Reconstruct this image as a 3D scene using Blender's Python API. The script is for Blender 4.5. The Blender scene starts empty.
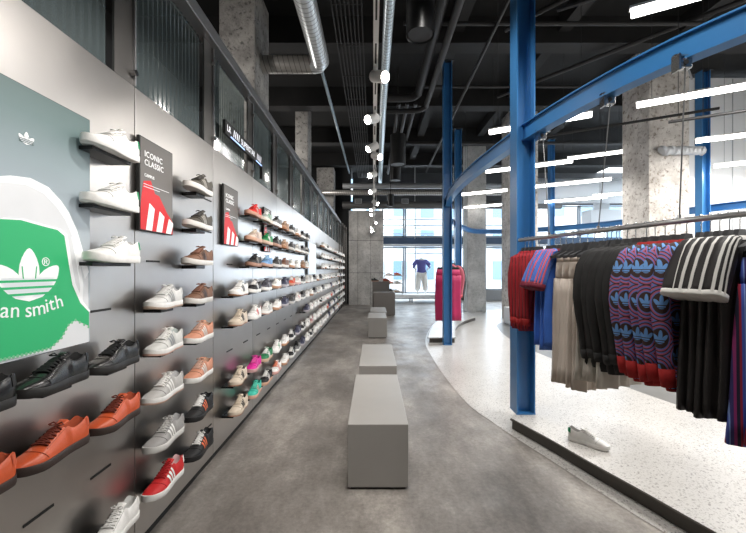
import bpy, bmesh, math, random
from mathutils import Vector, Matrix
random.seed(7)
PI = math.pi
S = 0.868            # everything is laid out in layout units, then brought to metres at the end
F = 373.0
C = bpy.context.scene.collection
sc = bpy.context.scene

# ------------------------------------------------------------------ materials
MATS = {}
def newmat(name):
    m = bpy.data.materials.new(name); m.use_nodes = True
    nt = m.node_tree
    return m, nt, nt.nodes['Principled BSDF']
def ramp(nt, fac, stops):
    r = nt.nodes.new('ShaderNodeValToRGB')
    els = r.color_ramp.elements
    while len(els) < len(stops): els.new(0.5)
    for e, (p, c) in zip(els, stops):
        e.position = p; e.color = (*c, 1)
    nt.links.new(fac, r.inputs['Fac'])
    return r.outputs['Color']
def noise(nt, scale, detail=4, rough=.55, coord='Object', stretch=None):
    tc = nt.nodes.new('ShaderNodeTexCoord'); n = nt.nodes.new('ShaderNodeTexNoise')
    n.inputs['Scale'].default_value = scale; n.inputs['Detail'].default_value = detail; n.inputs['Roughness'].default_value = rough
    v = tc.outputs[coord]
    if stretch:
        mp = nt.nodes.new('ShaderNodeMapping'); mp.inputs['Scale'].default_value = stretch
        nt.links.new(v, mp.inputs['Vector']); v = mp.outputs['Vector']
    nt.links.new(v, n.inputs['Vector'])
    return n.outputs['Fac']
def bump(nt, b, h, strength, dist=.01):
    bp = nt.nodes.new('ShaderNodeBump'); bp.inputs['Strength'].default_value = strength; bp.inputs['Distance'].default_value = dist
    nt.links.new(h, bp.inputs['Height']); nt.links.new(bp.outputs['Normal'], b.inputs['Normal'])
def mat(name, col, rough=.5, metal=0, var=.0, scale=8, bmp=0, bscale=60, emit=0, spec=.5, sheen=0):
    if name in MATS: return MATS[name]
    m, nt, b = newmat(name)
    b.inputs['Base Color'].default_value = (*col, 1)
    b.inputs['Roughness'].default_value = rough; b.inputs['Metallic'].default_value = metal
    b.inputs['Specular IOR Level'].default_value = spec
    if sheen: b.inputs['Sheen Weight'].default_value = sheen
    if var:
        n = noise(nt, scale)
        c = ramp(nt, n, [(.3, tuple(max(0, x*(1-var)) for x in col)), (.7, tuple(min(1, x*(1+var)) for x in col))])
        nt.links.new(c, b.inputs['Base Color'])
    if bmp: bump(nt, b, noise(nt, bscale), bmp, .004)
    if emit:
        b.inputs['Emission Color'].default_value = (*col, 1); b.inputs['Emission Strength'].default_value = emit
    MATS[name] = m
    return m

# node math helper
class E:
    def __init__(s, nt, o): s.nt = nt; s.o = o
    def _op(s, op, *a):
        n = s.nt.nodes.new('ShaderNodeMath'); n.operation = op
        for i, x in enumerate((s,)+a):
            if isinstance(x, E): s.nt.links.new(x.o, n.inputs[i])
            else: n.inputs[i].default_value = x
        return E(s.nt, n.outputs[0])
    def __add__(s, x): return s._op('ADD', x)
    def __sub__(s, x): return s._op('SUBTRACT', x)
    def __mul__(s, x): return s._op('MULTIPLY', x)
    def __truediv__(s, x): return s._op('DIVIDE', x)
    def mod(s, x): return s._op('FLOORED_MODULO', x)
    def lt(s, x): return s._op('LESS_THAN', x)
    def gt(s, x): return s._op('GREATER_THAN', x)
    def mx(s, x): return s._op('MAXIMUM', x)
    def sin(s): return s._op('SINE')
    def sqrt(s): return s._op('SQRT')
    def abs(s): return s._op('ABSOLUTE')
def mixc(nt, fac, a, b):
    n = nt.nodes.new('ShaderNodeMix'); n.data_type = 'RGBA'
    nt.links.new(fac.o, n.inputs[0])
    for i, x in ((6, a), (7, b)):
        if isinstance(x, tuple): n.inputs[i].default_value = (*x, 1)
        else: nt.links.new(x, n.inputs[i])
    return n.outputs[2]
def xyz(nt):
    tc = nt.nodes.new('ShaderNodeTexCoord'); sp = nt.nodes.new('ShaderNodeSeparateXYZ')
    nt.links.new(tc.outputs['Object'], sp.inputs[0])
    return [E(nt, sp.outputs[i]) for i in range(3)]

def m_concrete_floor():
    m, nt, b = newmat('dark concrete floor')
    n1 = noise(nt, .95, 9, .72, stretch=(1.6, .8, 1)); n2 = noise(nt, 40, 5, .7)
    c = ramp(nt, n1, [(.32, (.125, .112, .10)), (.5, (.255, .232, .21)), (.66, (.46, .425, .385))])
    c2 = ramp(nt, n2, [(.3, (.75, .75, .75)), (.7, (1.15, 1.15, 1.15))])
    mx = nt.nodes.new('ShaderNodeMix'); mx.data_type = 'RGBA'; mx.blend_type = 'MULTIPLY'; mx.inputs[0].default_value = 1
    nt.links.new(c, mx.inputs[6]); nt.links.new(c2, mx.inputs[7]); nt.links.new(mx.outputs[2], b.inputs['Base Color'])
    r = ramp(nt, noise(nt, 2.3, 6, .6), [(.3, (.3,)*3), (.7, (.55,)*3)])
    nt.links.new(r, b.inputs['Roughness']); bump(nt, b, n2, .12, .003)
    return m
def m_terrazzo():
    m, nt, b = newmat('white terrazzo')
    tc = nt.nodes.new('ShaderNodeTexCoord')
    def vor(scale, t0, t1):
        v = nt.nodes.new('ShaderNodeTexVoronoi'); v.inputs['Scale'].default_value = scale
        nt.links.new(tc.outputs['Object'], v.inputs['Vector'])
        return ramp(nt, v.outputs['Color'], [(t0, (0, 0, 0)), (t1, (1, 1, 1))])
    s1 = vor(105, .14, .20); s2 = vor(170, .22, .30)
    base = ramp(nt, noise(nt, 1.5, 4), [(.3, (.57, .55, .52)), (.7, (.68, .66, .63))])
    def mulc(a, cdark, fac):
        n = nt.nodes.new('ShaderNodeMix'); n.data_type = 'RGBA'
        nt.links.new(fac, n.inputs[0]); n.inputs[6].default_value = (*cdark, 1); nt.links.new(a, n.inputs[7])
        return n.outputs[2]
    c = mulc(base, (.44, .42, .39), s2); c = mulc(c, (.30, .28, .26), s1)
    nt.links.new(c, b.inputs['Base Color']); b.inputs['Roughness'].default_value = .32
    return m
def m_rough_concrete(name, lo, hi, pit):
    m, nt, b = newmat(name)
    n1 = noise(nt, 2.2, 10, .7); n2 = noise(nt, 14, 8, .75)
    c = ramp(nt, n1, [(.32, lo), (.68, hi)])
    k = ramp(nt, n2, [(.38, pit), (.47, (1, 1, 1))])
    mx = nt.nodes.new('ShaderNodeMix'); mx.data_type = 'RGBA'; mx.blend_type = 'MULTIPLY'; mx.inputs[0].default_value = 1
    nt.links.new(c, mx.inputs[6]); nt.links.new(k, mx.inputs[7]); nt.links.new(mx.outputs[2], b.inputs['Base Color'])
    b.inputs['Roughness'].default_value = .85; bump(nt, b, n2, .9, .02)
    return m
def m_steel_panel():
    m, nt, b = newmat('brushed steel sheet')
    b.inputs['Metallic'].default_value = 1.0
    c = ramp(nt, noise(nt, .9, 5, .6), [(.3, (.52, .495, .47)), (.7, (.62, .595, .57))])
    nt.links.new(c, b.inputs['Base Color'])
    r = ramp(nt, noise(nt, 2, 6, .6, stretch=(1, 1, .5)), [(.3, (.29,)*3), (.7, (.36,)*3)])
    nt.links.new(r, b.inputs['Roughness'])
    return m
def m_corrugated():
    m, nt, b = newmat('ribbed translucent sheet')
    b.inputs['Base Color'].default_value = (.12, .15, .155, 1); b.inputs['Roughness'].default_value = .12
    b.inputs['Specular IOR Level'].default_value = .9
    tr = nt.nodes.new('ShaderNodeBsdfTransparent'); tr.inputs[0].default_value = (.7, .8, .8, 1)
    mx = nt.nodes.new('ShaderNodeMixShader'); mx.inputs[0].default_value = .6
    out = nt.nodes['Material Output']
    nt.links.new(tr.outputs[0], mx.inputs[1]); nt.links.new(b.outputs[0], mx.inputs[2]); nt.links.new(mx.outputs[0], out.inputs[0])
    return m
def m_glass():
    m, nt, b = newmat('clear window glass')
    gl = nt.nodes.new('ShaderNodeBsdfGlossy'); gl.inputs['Roughness'].default_value = .02
    tr = nt.nodes.new('ShaderNodeBsdfTransparent'); tr.inputs[0].default_value = (.95, .98, 1, 1)
    fr = nt.nodes.new('ShaderNodeFresnel'); fr.inputs[0].default_value = 1.3
    mx = nt.nodes.new('ShaderNodeMixShader'); out = nt.nodes['Material Output']
    nt.links.new(fr.outputs[0], mx.inputs[0]); nt.links.new(tr.outputs[0], mx.inputs[1]); nt.links.new(gl.outputs[0], mx.inputs[2]); nt.links.new(mx.outputs[0], out.inputs[0])
    return m
def m_spiral(name, col, pitch, axis=1):
    m, nt, b = newmat(name)
    p = xyz(nt)
    u = p[axis]
    line = (u + p[2]*.25).mod(pitch).lt(pitch*.13)
    c = mixc(nt, line, col, tuple(x*.35 for x in col))
    nt.links.new(c, b.inputs['Base Color']); b.inputs['Metallic'].default_value = .55; b.inputs['Roughness'].default_value = .33
    return m
def m_knit_pattern():
    m, nt, b = newmat('trefoil knit')
    x, y, z = xyz(nt)
    u0 = x - y
    cw, ch = .112, .172
    u = (u0 + .03).mod(cw) - cw/2
    v = (z + (u0 + .03).mod(cw*2).lt(cw)*(ch*.5)).mod(ch) - ch/2
    r = (u*u + v*v*.8).sqrt()
    # wavy flowing outlines round each medallion
    wave = ((v*(2*PI/ch)).sin())
    lines = ((r*380).sin()).gt(.25)
    lines2 = ((r*380 + 2.1).sin()).gt(.55)
    ground = mixc(nt, lines, (.055, .022, .022), (.46, .11, .19))
    ground = mixc(nt, lines2, ground, (.13, .20, .55))
    inner = r.lt(.045)
    c = mixc(nt, inner, ground, (.05, .025, .022))
    def petal(cx, cz, ang, a, bb):
        dx = u - cx; dz = v - cz
        p = dx*math.cos(ang) + dz*math.sin(ang); q = dz*math.cos(ang) - dx*math.sin(ang)
        return (p*p/(a*a) + q*q/(bb*bb)).lt(1)
    f = petal(0, .012, 0, .011, .029).mx(petal(-.020, .0, .75, .010, .025)).mx(petal(.020, .0, -.75, .010, .025)).mx(petal(0, -.015, 0, .022, .013))
    bars = v.lt(-.006)*(v.mod(.012).lt(.004))
    f = f*(bars*-1.0 + 1.0)
    c = mixc(nt, f, c, (.17, .38, .76))
    nt.links.new(c, b.inputs['Base Color']); b.inputs['Roughness'].default_value = .9
    bump(nt, b, noise(nt, 150, 2), .3, .004)
    return m
def m_stripes(name, cols, pitch, k=-1.0):
    m, nt, b = newmat(name)
    x, y, z = xyz(nt)
    u = (x + y*k).mod(pitch)/pitch
    r = nt.nodes.new('ShaderNodeValToRGB'); r.color_ramp.interpolation = 'CONSTANT'
    els = r.color_ramp.elements
    while len(els) < len(cols): els.new(.5)
    for e, (p, c) in zip(els, cols): e.position = p; e.color = (*c, 1)
    nt.links.new(u.o, r.inputs[0]); nt.links.new(r.outputs[0], b.inputs['Base Color'])
    b.inputs['Roughness'].default_value = .85; bump(nt, b, noise(nt, 120, 2), .25, .004)
    return m
def m_gradient_print(name, stops, z0, z1, emit=.0):
    m, nt, b = newmat(name)
    x, y, z = xyz(nt)
    t = (z - z0)/(z1 - z0)
    c = ramp(nt, t.o, stops)
    nt.links.new(c, b.inputs['Base Color']); b.inputs['Roughness'].default_value = .5
    if emit: nt.links.new(c, b.inputs['Emission Color']); b.inputs['Emission Strength'].default_value = emit
    return m

M_FLOOR = m_concrete_floor(); M_TERR = m_terrazzo(); M_STEEL = m_steel_panel(); M_CORR = m_corrugated(); M_GLASS = m_glass()
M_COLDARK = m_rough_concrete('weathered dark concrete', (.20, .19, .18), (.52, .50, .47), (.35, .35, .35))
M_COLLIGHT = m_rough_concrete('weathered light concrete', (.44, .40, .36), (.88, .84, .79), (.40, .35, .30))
M_CWALL = m_rough_concrete('cast concrete', (.38, .37, .35), (.68, .66, .63), (.7, .7, .7))
M_BLUE = mat('blue steel paint', (.042, .19, .44), .30, 0, .06, 3)
M_BLACK = mat('black paint', (.012, .012, .012), .6)
M_CEIL = mat('black soffit', (.0055, .0055, .0055), .85, 0, .3, 1)
M_BEAM = mat('dark soffit beam', (.011, .0105, .0105), .8, 0, .3, 2)
M_PIPE = mat('dark pipe', (.026, .025, .025), .6, .1)
M_GREYPIPE = mat('grey pipe', (.45, .46, .47), .35, .3)
M_BENCH = mat('taupe bench laminate', (.34, .325, .305), .42, 0, .04, 3)
M_BENCHB = mat('bench recess', (.05, .05, .05), .7)
M_CHROME = mat('chrome', (.6, .6, .6), .18, 1)
M_RAIL = mat('brushed rail steel', (.42, .42, .42), .3, .95)
M_POST = mat('post steel', (.22, .21, .2), .35, .85)
M_RAILTOP = mat('handrail steel', (.42, .42, .43), .35, .85)
M_LED = mat('lit diffuser', (1, .97, .93), .5, 0, emit=9)
M_LAMP = mat('lit lamp lens', (1, .95, .88), .5, 0, emit=30)
M_WHITEMET = mat('white track metal', (.8, .8, .78), .4)
M_WHITEWALL = mat('white plaster', (.84, .85, .85), .7, 0, .03, 1)
M_DUCT = m_spiral('spiral duct steel', (.74, .77, .78), .075, 1)
M_DUCTX = m_spiral('crosswise duct steel', (.50, .48, .45), .075, 0)
M_DUCTB = m_spiral('thin duct steel', (.70, .80, .85), .07, 1)
M_WHITEDUCT = mat('pale duct', (.62, .64, .66), .45)
M_EDGE = mat('platform edge metal', (.075, .068, .06), .35, .5)
M_INFLOOR = mat('grey inner floor', (.17, .17, .165), .35, 0, .1, 2)
M_FRAME = mat('window frame grey', (.30, .33, .36), .45)
M_BAND = mat('navy band', (.03, .06, .11), .5)
M_SHELF = mat('black shelf metal', (.012, .012, .013), .35, .3)

# ------------------------------------------------------------------ mesh builder
class MB:
    def __init__(s): s.v = []; s.f = []; s.mi = []; s.m = []
    def _m(s, m):
        if m not in s.m: s.m.append(m)
        return s.m.index(m)
    def add(s, vs, fs, m, M=None):
        k = len(s.v); i = s._m(m)
        s.v += [(M @ Vector(v)) if M is not None else Vector(v) for v in vs]
        s.f += [tuple(k+a for a in f) for f in fs]; s.mi += [i]*len(fs)
        return s
    def box(s, c, d, m, M=None, bev=0):
        x, y, z = d[0]/2, d[1]/2, d[2]/2
        if bev <= 0:
            vs = [(c[0]+a*x, c[1]+b*y, c[2]+e*z) for a in (-1, 1) for b in (-1, 1) for e in (-1, 1)]
            fs = [(0, 1, 3, 2), (4, 6, 7, 5), (0, 4, 5, 1), (2, 3, 7, 6), (0, 2, 6, 4), (1, 5, 7, 3)]
            return s.add(vs, fs, m, M)
        bm = bmesh.new(); bmesh.ops.create_cube(bm, size=1)
        for v in bm.verts: v.co = Vector((c[0]+v.co.x*d[0], c[1]+v.co.y*d[1], c[2]+v.co.z*d[2]))
        bmesh.ops.bevel(bm, geom=bm.edges[:], offset=bev, segments=2, affect='EDGES', profile=.6)
        bm.verts.index_update()
        s.add([tuple(v.co) for v in bm.verts], [tuple(v.index for v in f.verts) for f in bm.faces], m, M); bm.free()
        return s
    def loft(s, rings, m, close=True, cap0=True, cap1=True, M=None):
        n = len(rings[0]); vs = [p for r in rings for p in r]; fs = []
        for i in range(len(rings)-1):
            for j in range(n if close else n-1):
                a = i*n+j; b = i*n+(j+1) % n
                fs.append((a, b, b+n, a+n))
        if close and cap0: fs.append(tuple(range(n-1, -1, -1)))
        if close and cap1: fs.append(tuple((len(rings)-1)*n+j for j in range(n)))
        return s.add(vs, fs, m, M)
    def tube(s, pts, r, m, seg=10, M=None, closed=False):
        pts = [Vector(p) for p in pts]; n = len(pts)
        rr = r if isinstance(r, (list, tuple)) else [r]*n
        up = Vector((0, 0, 1)); rings = []; prev = None
        for i, p in enumerate(pts):
            if closed: t = pts[(i+1) % n]-pts[i-1]
            else: t = pts[min(i+1, n-1)]-pts[max(i-1, 0)]
            t.normalize()
            if prev is None:
                a = up if abs(t.z) < .95 else Vector((1, 0, 0))
            else: a = prev
            b = t.cross(a); b.normalize(); a = b.cross(t); a.normalize(); prev = a
            rings.append([p + (a*math.cos(q)+b*math.sin(q))*rr[i] for q in [2*PI*k/seg for k in range(seg)]])
        if closed: rings.append(rings[0])
        return s.loft(rings, m, M=M, cap0=not closed, cap1=not closed)
    def cyl(s, p0, p1, r, m, seg=16, M=None): return s.tube([p0, p1], r, m, seg, M)
    def prism(s, poly, m, mapf, h0, h1):
        """poly 2D, mapf(u,v,h)->xyz"""
        n = len(poly)
        area = sum(poly[i][0]*poly[(i+1) % n][1]-poly[(i+1) % n][0]*poly[i][1] for i in range(n))
        vs = [mapf(u, v, h0) for u, v in poly]+[mapf(u, v, h1) for u, v in poly]
        fs = [tuple(range(n-1, -1, -1)), tuple(n+i for i in range(n))]+[(i, (i+1) % n, n+(i+1) % n, n+i) for i in range(n)]
        return s.add(vs, fs, m)
    def mesh(s, name, smooth=False, fixn=True):
        me = bpy.data.meshes.new(name); me.from_pydata([tuple(v) for v in s.v], [], s.f)
        for m in s.m: me.materials.append(m)
        for p, i in zip(me.polygons, s.mi): p.material_index = i
        if fixn:
            bm = bmesh.new(); bm.from_mesh(me); bmesh.ops.recalc_face_normals(bm, faces=bm.faces[:]); bm.to_mesh(me); bm.free()
        if smooth:
            me.shade_smooth()
            if smooth != 'full': me.set_sharp_from_angle(angle=math.radians(smooth if smooth is not True else 40))
        me.update()
        return me
    def build(s, name, parent=None, loc=(0, 0, 0), rz=0, smooth=False, fixn=True):
        o = bpy.data.objects.new(name, s.mesh(name, smooth, fixn)); C.objects.link(o)
        o.location = loc; o.rotation_euler[2] = rz
        if parent: o.parent = parent
        return o
def link(name, me, parent=None, loc=(0, 0, 0)):
    o = bpy.data.objects.new(name, me); C.objects.link(o); o.location = loc
    if parent: o.parent = parent
    return o
def tag(o, label, cat, group=None, kind=None):
    if label: o['label'] = label
    if cat: o['category'] = cat
    if group: o['group'] = group
    if kind: o['kind'] = kind
    return o
def thing(name, label, cat, loc=(0, 0, 0), rz=0, group=None, kind=None):
    o = bpy.data.objects.new(name, None); C.objects.link(o); o.location = loc; o.rotation_euler[2] = rz
    o.empty_display_size = .1
    return tag(o, label, cat, group, kind)
def struct(name, mb, label, cat, smooth=False):
    return tag(mb.build(name, smooth=smooth), label, cat, kind='structure')
def dup(root, loc, rz=None):
    r = root.copy(); C.objects.link(r); r.location = loc
    if rz is not None: r.rotation_euler[2] = rz
    for ch in root.children:
        c = ch.copy(); C.objects.link(c); c.parent = r
        for g in ch.children:
            d = g.copy(); C.objects.link(d); d.parent = c
    return r
def catmull(pts, n=8, closed=False):
    P = [Vector(p) for p in pts]; out = []
    L = len(P); rng = range(L if closed else L-1)
    for i in rng:
        if closed: a, b, c, d = P[i-1], P[i], P[(i+1) % L], P[(i+2) % L]
        else: a, b, c, d = P[max(i-1, 0)], P[i], P[i+1], P[min(i+2, L-1)]
        for k in range(n):
            t = k/n
            out.append(.5*((2*b)+(c-a)*t+(2*a-5*b+4*c-d)*t*t+(3*b-a-3*c+d)*t**3))
    if not closed: out.append(P[-1])
    return out
ORD = ['first', 'second', 'third', 'fourth', 'fifth', 'sixth', 'seventh', 'eighth', 'ninth', 'tenth', 'eleventh', 'twelfth', 'thirteenth',
       'fourteenth', 'fifteenth', 'sixteenth', 'seventeenth', 'eighteenth', 'nineteenth', 'twentieth']
TENS = {20: 'twenty', 30: 'thirty'}
def ordw(n):  # 1-based
    if n <= 20: return ORD[n-1]
    if n == 30: return 'thirtieth'
    return TENS[n//10*10]+'-'+ORD[n % 10-1]
def textmb(s, size, m, M, mb=None, extrude=.0008, spacing=1.0, shear=0, align='CENTER'):
    cu = bpy.data.curves.new('t', 'FONT'); cu.body = s; cu.size = size; cu.extrude = extrude; cu.align_x = align; cu.align_y = 'BOTTOM_BASELINE'
    cu.space_character = spacing; cu.shear = shear; cu.resolution_u = 3
    o = bpy.data.objects.new('t', cu); C.objects.link(o)
    dg = bpy.context.evaluated_depsgraph_get(); me = bpy.data.meshes.new_from_object(o.evaluated_get(dg))
    mb = mb or MB()
    mb.add([tuple(v.co) for v in me.vertices], [tuple(p.vertices) for p in me.polygons], m, M)
    bpy.data.objects.remove(o); bpy.data.curves.remove(cu); bpy.data.meshes.remove(me)
    return mb
WALLBASIS = Matrix(((0, 0, 1, 0), (1, 0, 0, 0), (0, 1, 0, 0), (0, 0, 0, 1)))   # text plane facing +X, reading towards +Y
def onwall(x, y, z, rot=0): return Matrix.Translation((x, y, z)) @ WALLBASIS @ Matrix.Rotation(rot, 4, 'Z')

# ------------------------------------------------------------------ room
XW = -1.277
CEILZ = 6.3
def flatpoly(pts, z0, z1, m, mb=None):
    mb = mb or MB(); mb.prism([(p[0], p[1]) for p in pts], m, lambda u, v, h: (u, v, h), z0, z1); return mb
struct('floor', MB().box((3, 7.6, -.06), (16, 24, .12), M_FLOOR), 'dark mottled concrete floor of the shop', 'floor')
struct('ceiling', MB().box((3, 7.6, CEILZ+.05), (16, 24, .1), M_CEIL), 'black painted ceiling above the ducts', 'ceiling')
struct('wall_left', MB().box((-5, 7.6, 3.15), (.2, 24, 6.5), mat('dark plaster', (.03, .03, .03), .8)), 'dark side wall behind the railing', 'wall')
struct('wall_right', MB().box((11, 2.4, 3.15), (.2, 13, 6.5), M_WHITEWALL), 'white side wall beyond the clothing', 'wall')
wp = MB().box((9.0, 9.05, 3.07), (5.0, .15, 6.14), M_WHITEWALL)
for xx in (7.3, 7.75, 8.65, 9.5, 10.4): wp.box((xx, 8.972, 3.07), (.02, .01, 6.1), mat('panel joint', (.42, .43, .44), .7))
struct('wall_partition', wp, 'white panelled partition behind the blue beam', 'wall')
# terrazzo band on the floor
OUT = [(2.1, 1.2), (1.84, 1.8), (1.645, 2.25), (1.54, 2.58), (1.41, 3.0), (1.28, 3.4), (1.17, 3.8), (1.067, 4.27), (1.02, 5.42), (1.03, 6.6), (1.085, 7.7),
       (1.34, 9.1), (1.94, 11.1), (3.2, 13.3), (5.2, 14.4), (7.5, 14.2)]
INN = [(7.5, 12.6), (5.0, 11.6), (3.6, 10.6), (3.14, 9.14), (2.98, 7.77), (3.02, 6.8), (3.15, 5.67), (3.3, 4.72), (3.42, 4.18), (3.6, 3.6), (3.9, 3.0), (4.5, 2.3), (5.3, 1.6), (5.9, 1.2)]
outc = catmull([(*p, 0) for p in OUT], 6); innc = catmull([(*p, 0) for p in INN], 6)
fl = MB()
na = 90
def resample(P, n):
    d = [0]
    for i in range(1, len(P)): d.append(d[-1]+(P[i]-P[i-1]).length)
    out = []; j = 0
    for k in range(n):
        t = d[-1]*k/(n-1)
        while j < len(P)-2 and d[j+1] < t: j += 1
        q = (t-d[j])/max(1e-9, d[j+1]-d[j]); out.append(P[j].lerp(P[j+1], min(1, max(0, q))))
    return out
a = resample(outc, na); b = resample(innc[::-1], na)
fl.loft([[(p.x, p.y, .004), (q.x, q.y, .004)] for p, q in zip(a, b)], M_TERR, close=False)
fo = fl.build('floor_terrazzo', fixn=True); tag(fo, 'curved band of pale speckled terrazzo floor beside the dark concrete', 'floor', kind='structure')
fi = flatpoly([(p.x, p.y) for p in innc]+[(10.9, 1.2), (10.9, 12.6)], .001, .003, M_INFLOOR).build('floor_inner')
tag(fi, 'smooth grey floor inside the curve, beyond the terrazzo band', 'floor', kind='structure')

# platforms
PH = .115
def platform(outer, inner, label, lip=True):
    t = thing('display_platform', label, 'platform')
    oc = catmull([(*p, 0) for p in outer], 8); ic = catmull([(*p, 0) for p in inner], 8)
    n = 50; A = resample(oc, n); B = resample(ic, n)
    top = MB(); side = MB()
    top.loft([[(p.x, p.y, PH-.02), (p.x, p.y, PH), (q.x, q.y, PH), (q.x, q.y, PH-.02)] for p, q in zip(A, B)], M_TERR)
    top.build('terrazzo_top', t)
    ins = [p.lerp(q, .03/max((p-q).length, .1)) for p, q in zip(A, B)]; ins2 = [q.lerp(p, .03/max((p-q).length, .1)) for p, q in zip(A, B)]
    side.loft([[(p.x, p.y, .004), (p.x, p.y, PH-.02), (q.x, q.y, PH-.02), (q.x, q.y, .004)] for p, q in zip(ins, ins2)], M_EDGE)
    side.build('dark_skirt', t)
    e = MB(); e.tube([(p.x, p.y, PH-.012) for p in A], .012, M_EDGE, 6); e.build('edge_trim', t, smooth=True)
    return t
platform([(1.31, 3.54), (1.40, 3.30), (1.48, 3.08), (1.60, 2.70), (1.72, 2.36), (1.81, 2.08), (1.95, 1.7), (2.2, 1.2)],
         [(1.66, 3.97), (2.0, 3.8), (2.22, 3.55), (2.54, 3.1), (2.72, 2.88), (3.0, 2.5), (3.5, 1.9)],
         'near curved terrazzo platform with dark skirt under the long clothing rail')
platform([(1.145, 7.77), (1.30, 8.55), (1.52, 9.4), (1.95, 10.6), (2.7, 11.8)], [(1.73, 7.77), (1.93, 8.77), (2.15, 9.5), (2.5, 10.3), (3.1, 11.2)],
         'small far terrazzo platform under the magenta clothing')

# concrete columns
def column(name, x0, x1, y0, y1, z1, m, label):
    mb = MB()
    nz = 10
    mb.box(((x0+x1)/2, (y0+y1)/2, z1/2), (x1-x0, y1-y0, z1), m, bev=.02)
    return struct(name, mb, label, 'column')
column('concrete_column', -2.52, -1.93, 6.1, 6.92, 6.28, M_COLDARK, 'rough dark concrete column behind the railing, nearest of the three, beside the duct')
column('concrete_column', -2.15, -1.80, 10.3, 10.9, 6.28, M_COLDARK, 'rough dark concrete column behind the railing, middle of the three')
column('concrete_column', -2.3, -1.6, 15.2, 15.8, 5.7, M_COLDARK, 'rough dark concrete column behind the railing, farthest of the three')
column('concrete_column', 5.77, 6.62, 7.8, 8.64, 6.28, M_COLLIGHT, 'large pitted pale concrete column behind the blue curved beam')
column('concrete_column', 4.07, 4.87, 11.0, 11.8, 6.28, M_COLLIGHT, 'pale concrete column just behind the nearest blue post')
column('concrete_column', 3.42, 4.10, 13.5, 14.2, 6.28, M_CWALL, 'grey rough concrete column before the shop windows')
cw = MB().box((-.30, 16.45, 2.05), (1.5, .5, 4.1), M_CWALL, bev=.01)
for zz in (1.4, 2.8): cw.box((-.30, 16.195, zz), (1.5, .012, .015), mat('formwork joint', (.1, .1, .1), .8))
for xx in (-.66, -.1): cw.box((xx, 16.195, 2.05), (.012, .012, 4.1), mat('formwork joint', (.1, .1, .1), .8))
struct('wall_concrete', cw, 'grey cast concrete wall end beside the shop entrance', 'wall')
struct('wall_end', MB().box((-3.0, 16.9, 3.15), (4.0, .2, 6.3), mat('dark plaster', (.03, .03, .03), .8)), 'dark wall behind the far end of the shoe wall', 'wall')

# blue posts: H sections
def hpost(x, y, z0, z1, label, w=.18):
    mb = MB(); h = w/2; t = .014
    for sx in (-1, 1): mb.box((sx*(h-t/2), 0, (z1-z0)/2), (t, w, z1-z0), M_BLUE)
    mb.box((0, 0, (z1-z0)/2), (w-2*t, t, z1-z0), M_BLUE)
    p = thing('steel_post', label, 'post', (x, y, z0), group='blue steel posts carrying the curved beam')
    mb.build('shaft', p)
    b = MB().box((0, 0, .006), (w*1.02, w*1.02, .012), M_BLUE); b.build('base_plate', p)
    MB().box((0, 0, z1-z0-.01), (w*1.5, w*1.3, .02), M_BLACK).build('cap_plate', p)
    return p
hpost(1.486, 3.71, PH, 6.28, 'large blue steel post standing on the near platform corner')
hpost(1.512, 7.60, .004, 5.76, 'blue steel post standing in front of the magenta clothing', .165)
hpost(2.48, 10.9, .004, 5.64, 'slim blue steel post just behind the one before the magenta clothing')
hpost(5.83, 12.2, .004, 5.8, 'blue steel post seen between the near post and the pale column', .16)
hpost(7.16, 8.1, .004, 5.84, 'blue steel post before the white partition')

# ring beam
RB = [(3.2, .9), (2.55, 1.42), (2.08, 2.02), (1.78, 2.63), (1.555, 3.5), (1.42, 4.6), (1.37, 5.6), (1.40, 6.6), (1.53, 7.7), (1.75, 9.1), (2.27, 10.7), (2.83, 11.9), (3.6, 13.1), (4.85, 13.15),
      (5.7, 12.5), (6.55, 11.6), (7.1, 10.7), (7.25, 9.6), (7.3, 8.6), (7.75, 7.7), (8.3, 6.9)]
# keep the far part just inside the partition's end
RB = [p for p in RB]
rb = catmull([(*p, 0) for p in RB], 7)
def profile_sweep(path, prof, m, mb=None):
    mb = mb or MB(); rings = []
    for i, p in enumerate(path):
        t = (path[min(i+1, len(path)-1)]-path[max(i-1, 0)]).normalized(); nrm = Vector((t.y, -t.x, 0))   # to the inside/right
        rings.append([(p.x+nrm.x*a, p.y+nrm.y*a, b) for a, b in prof])
    return mb.loft(rings, m)
zb, zt, w2 = 2.80, 2.96, .05
prof = [(-w2, zb), (w2, zb), (w2, zb+.012), (-w2+.03, zb+.012), (-w2+.03, zt-.012), (w2, zt-.012), (w2, zt), (-w2, zt), (-w2, zt-.012), (-w2+.02, zt-.012), (-w2+.02, zb+.012), (-w2, zb+.012)]
t = thing('curved_beam', 'blue curved steel beam ring overhead carrying the clothing rail', 'beam')
profile_sweep(rb, prof, M_BLUE).build('beam_profile', t, smooth=30)

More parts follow.
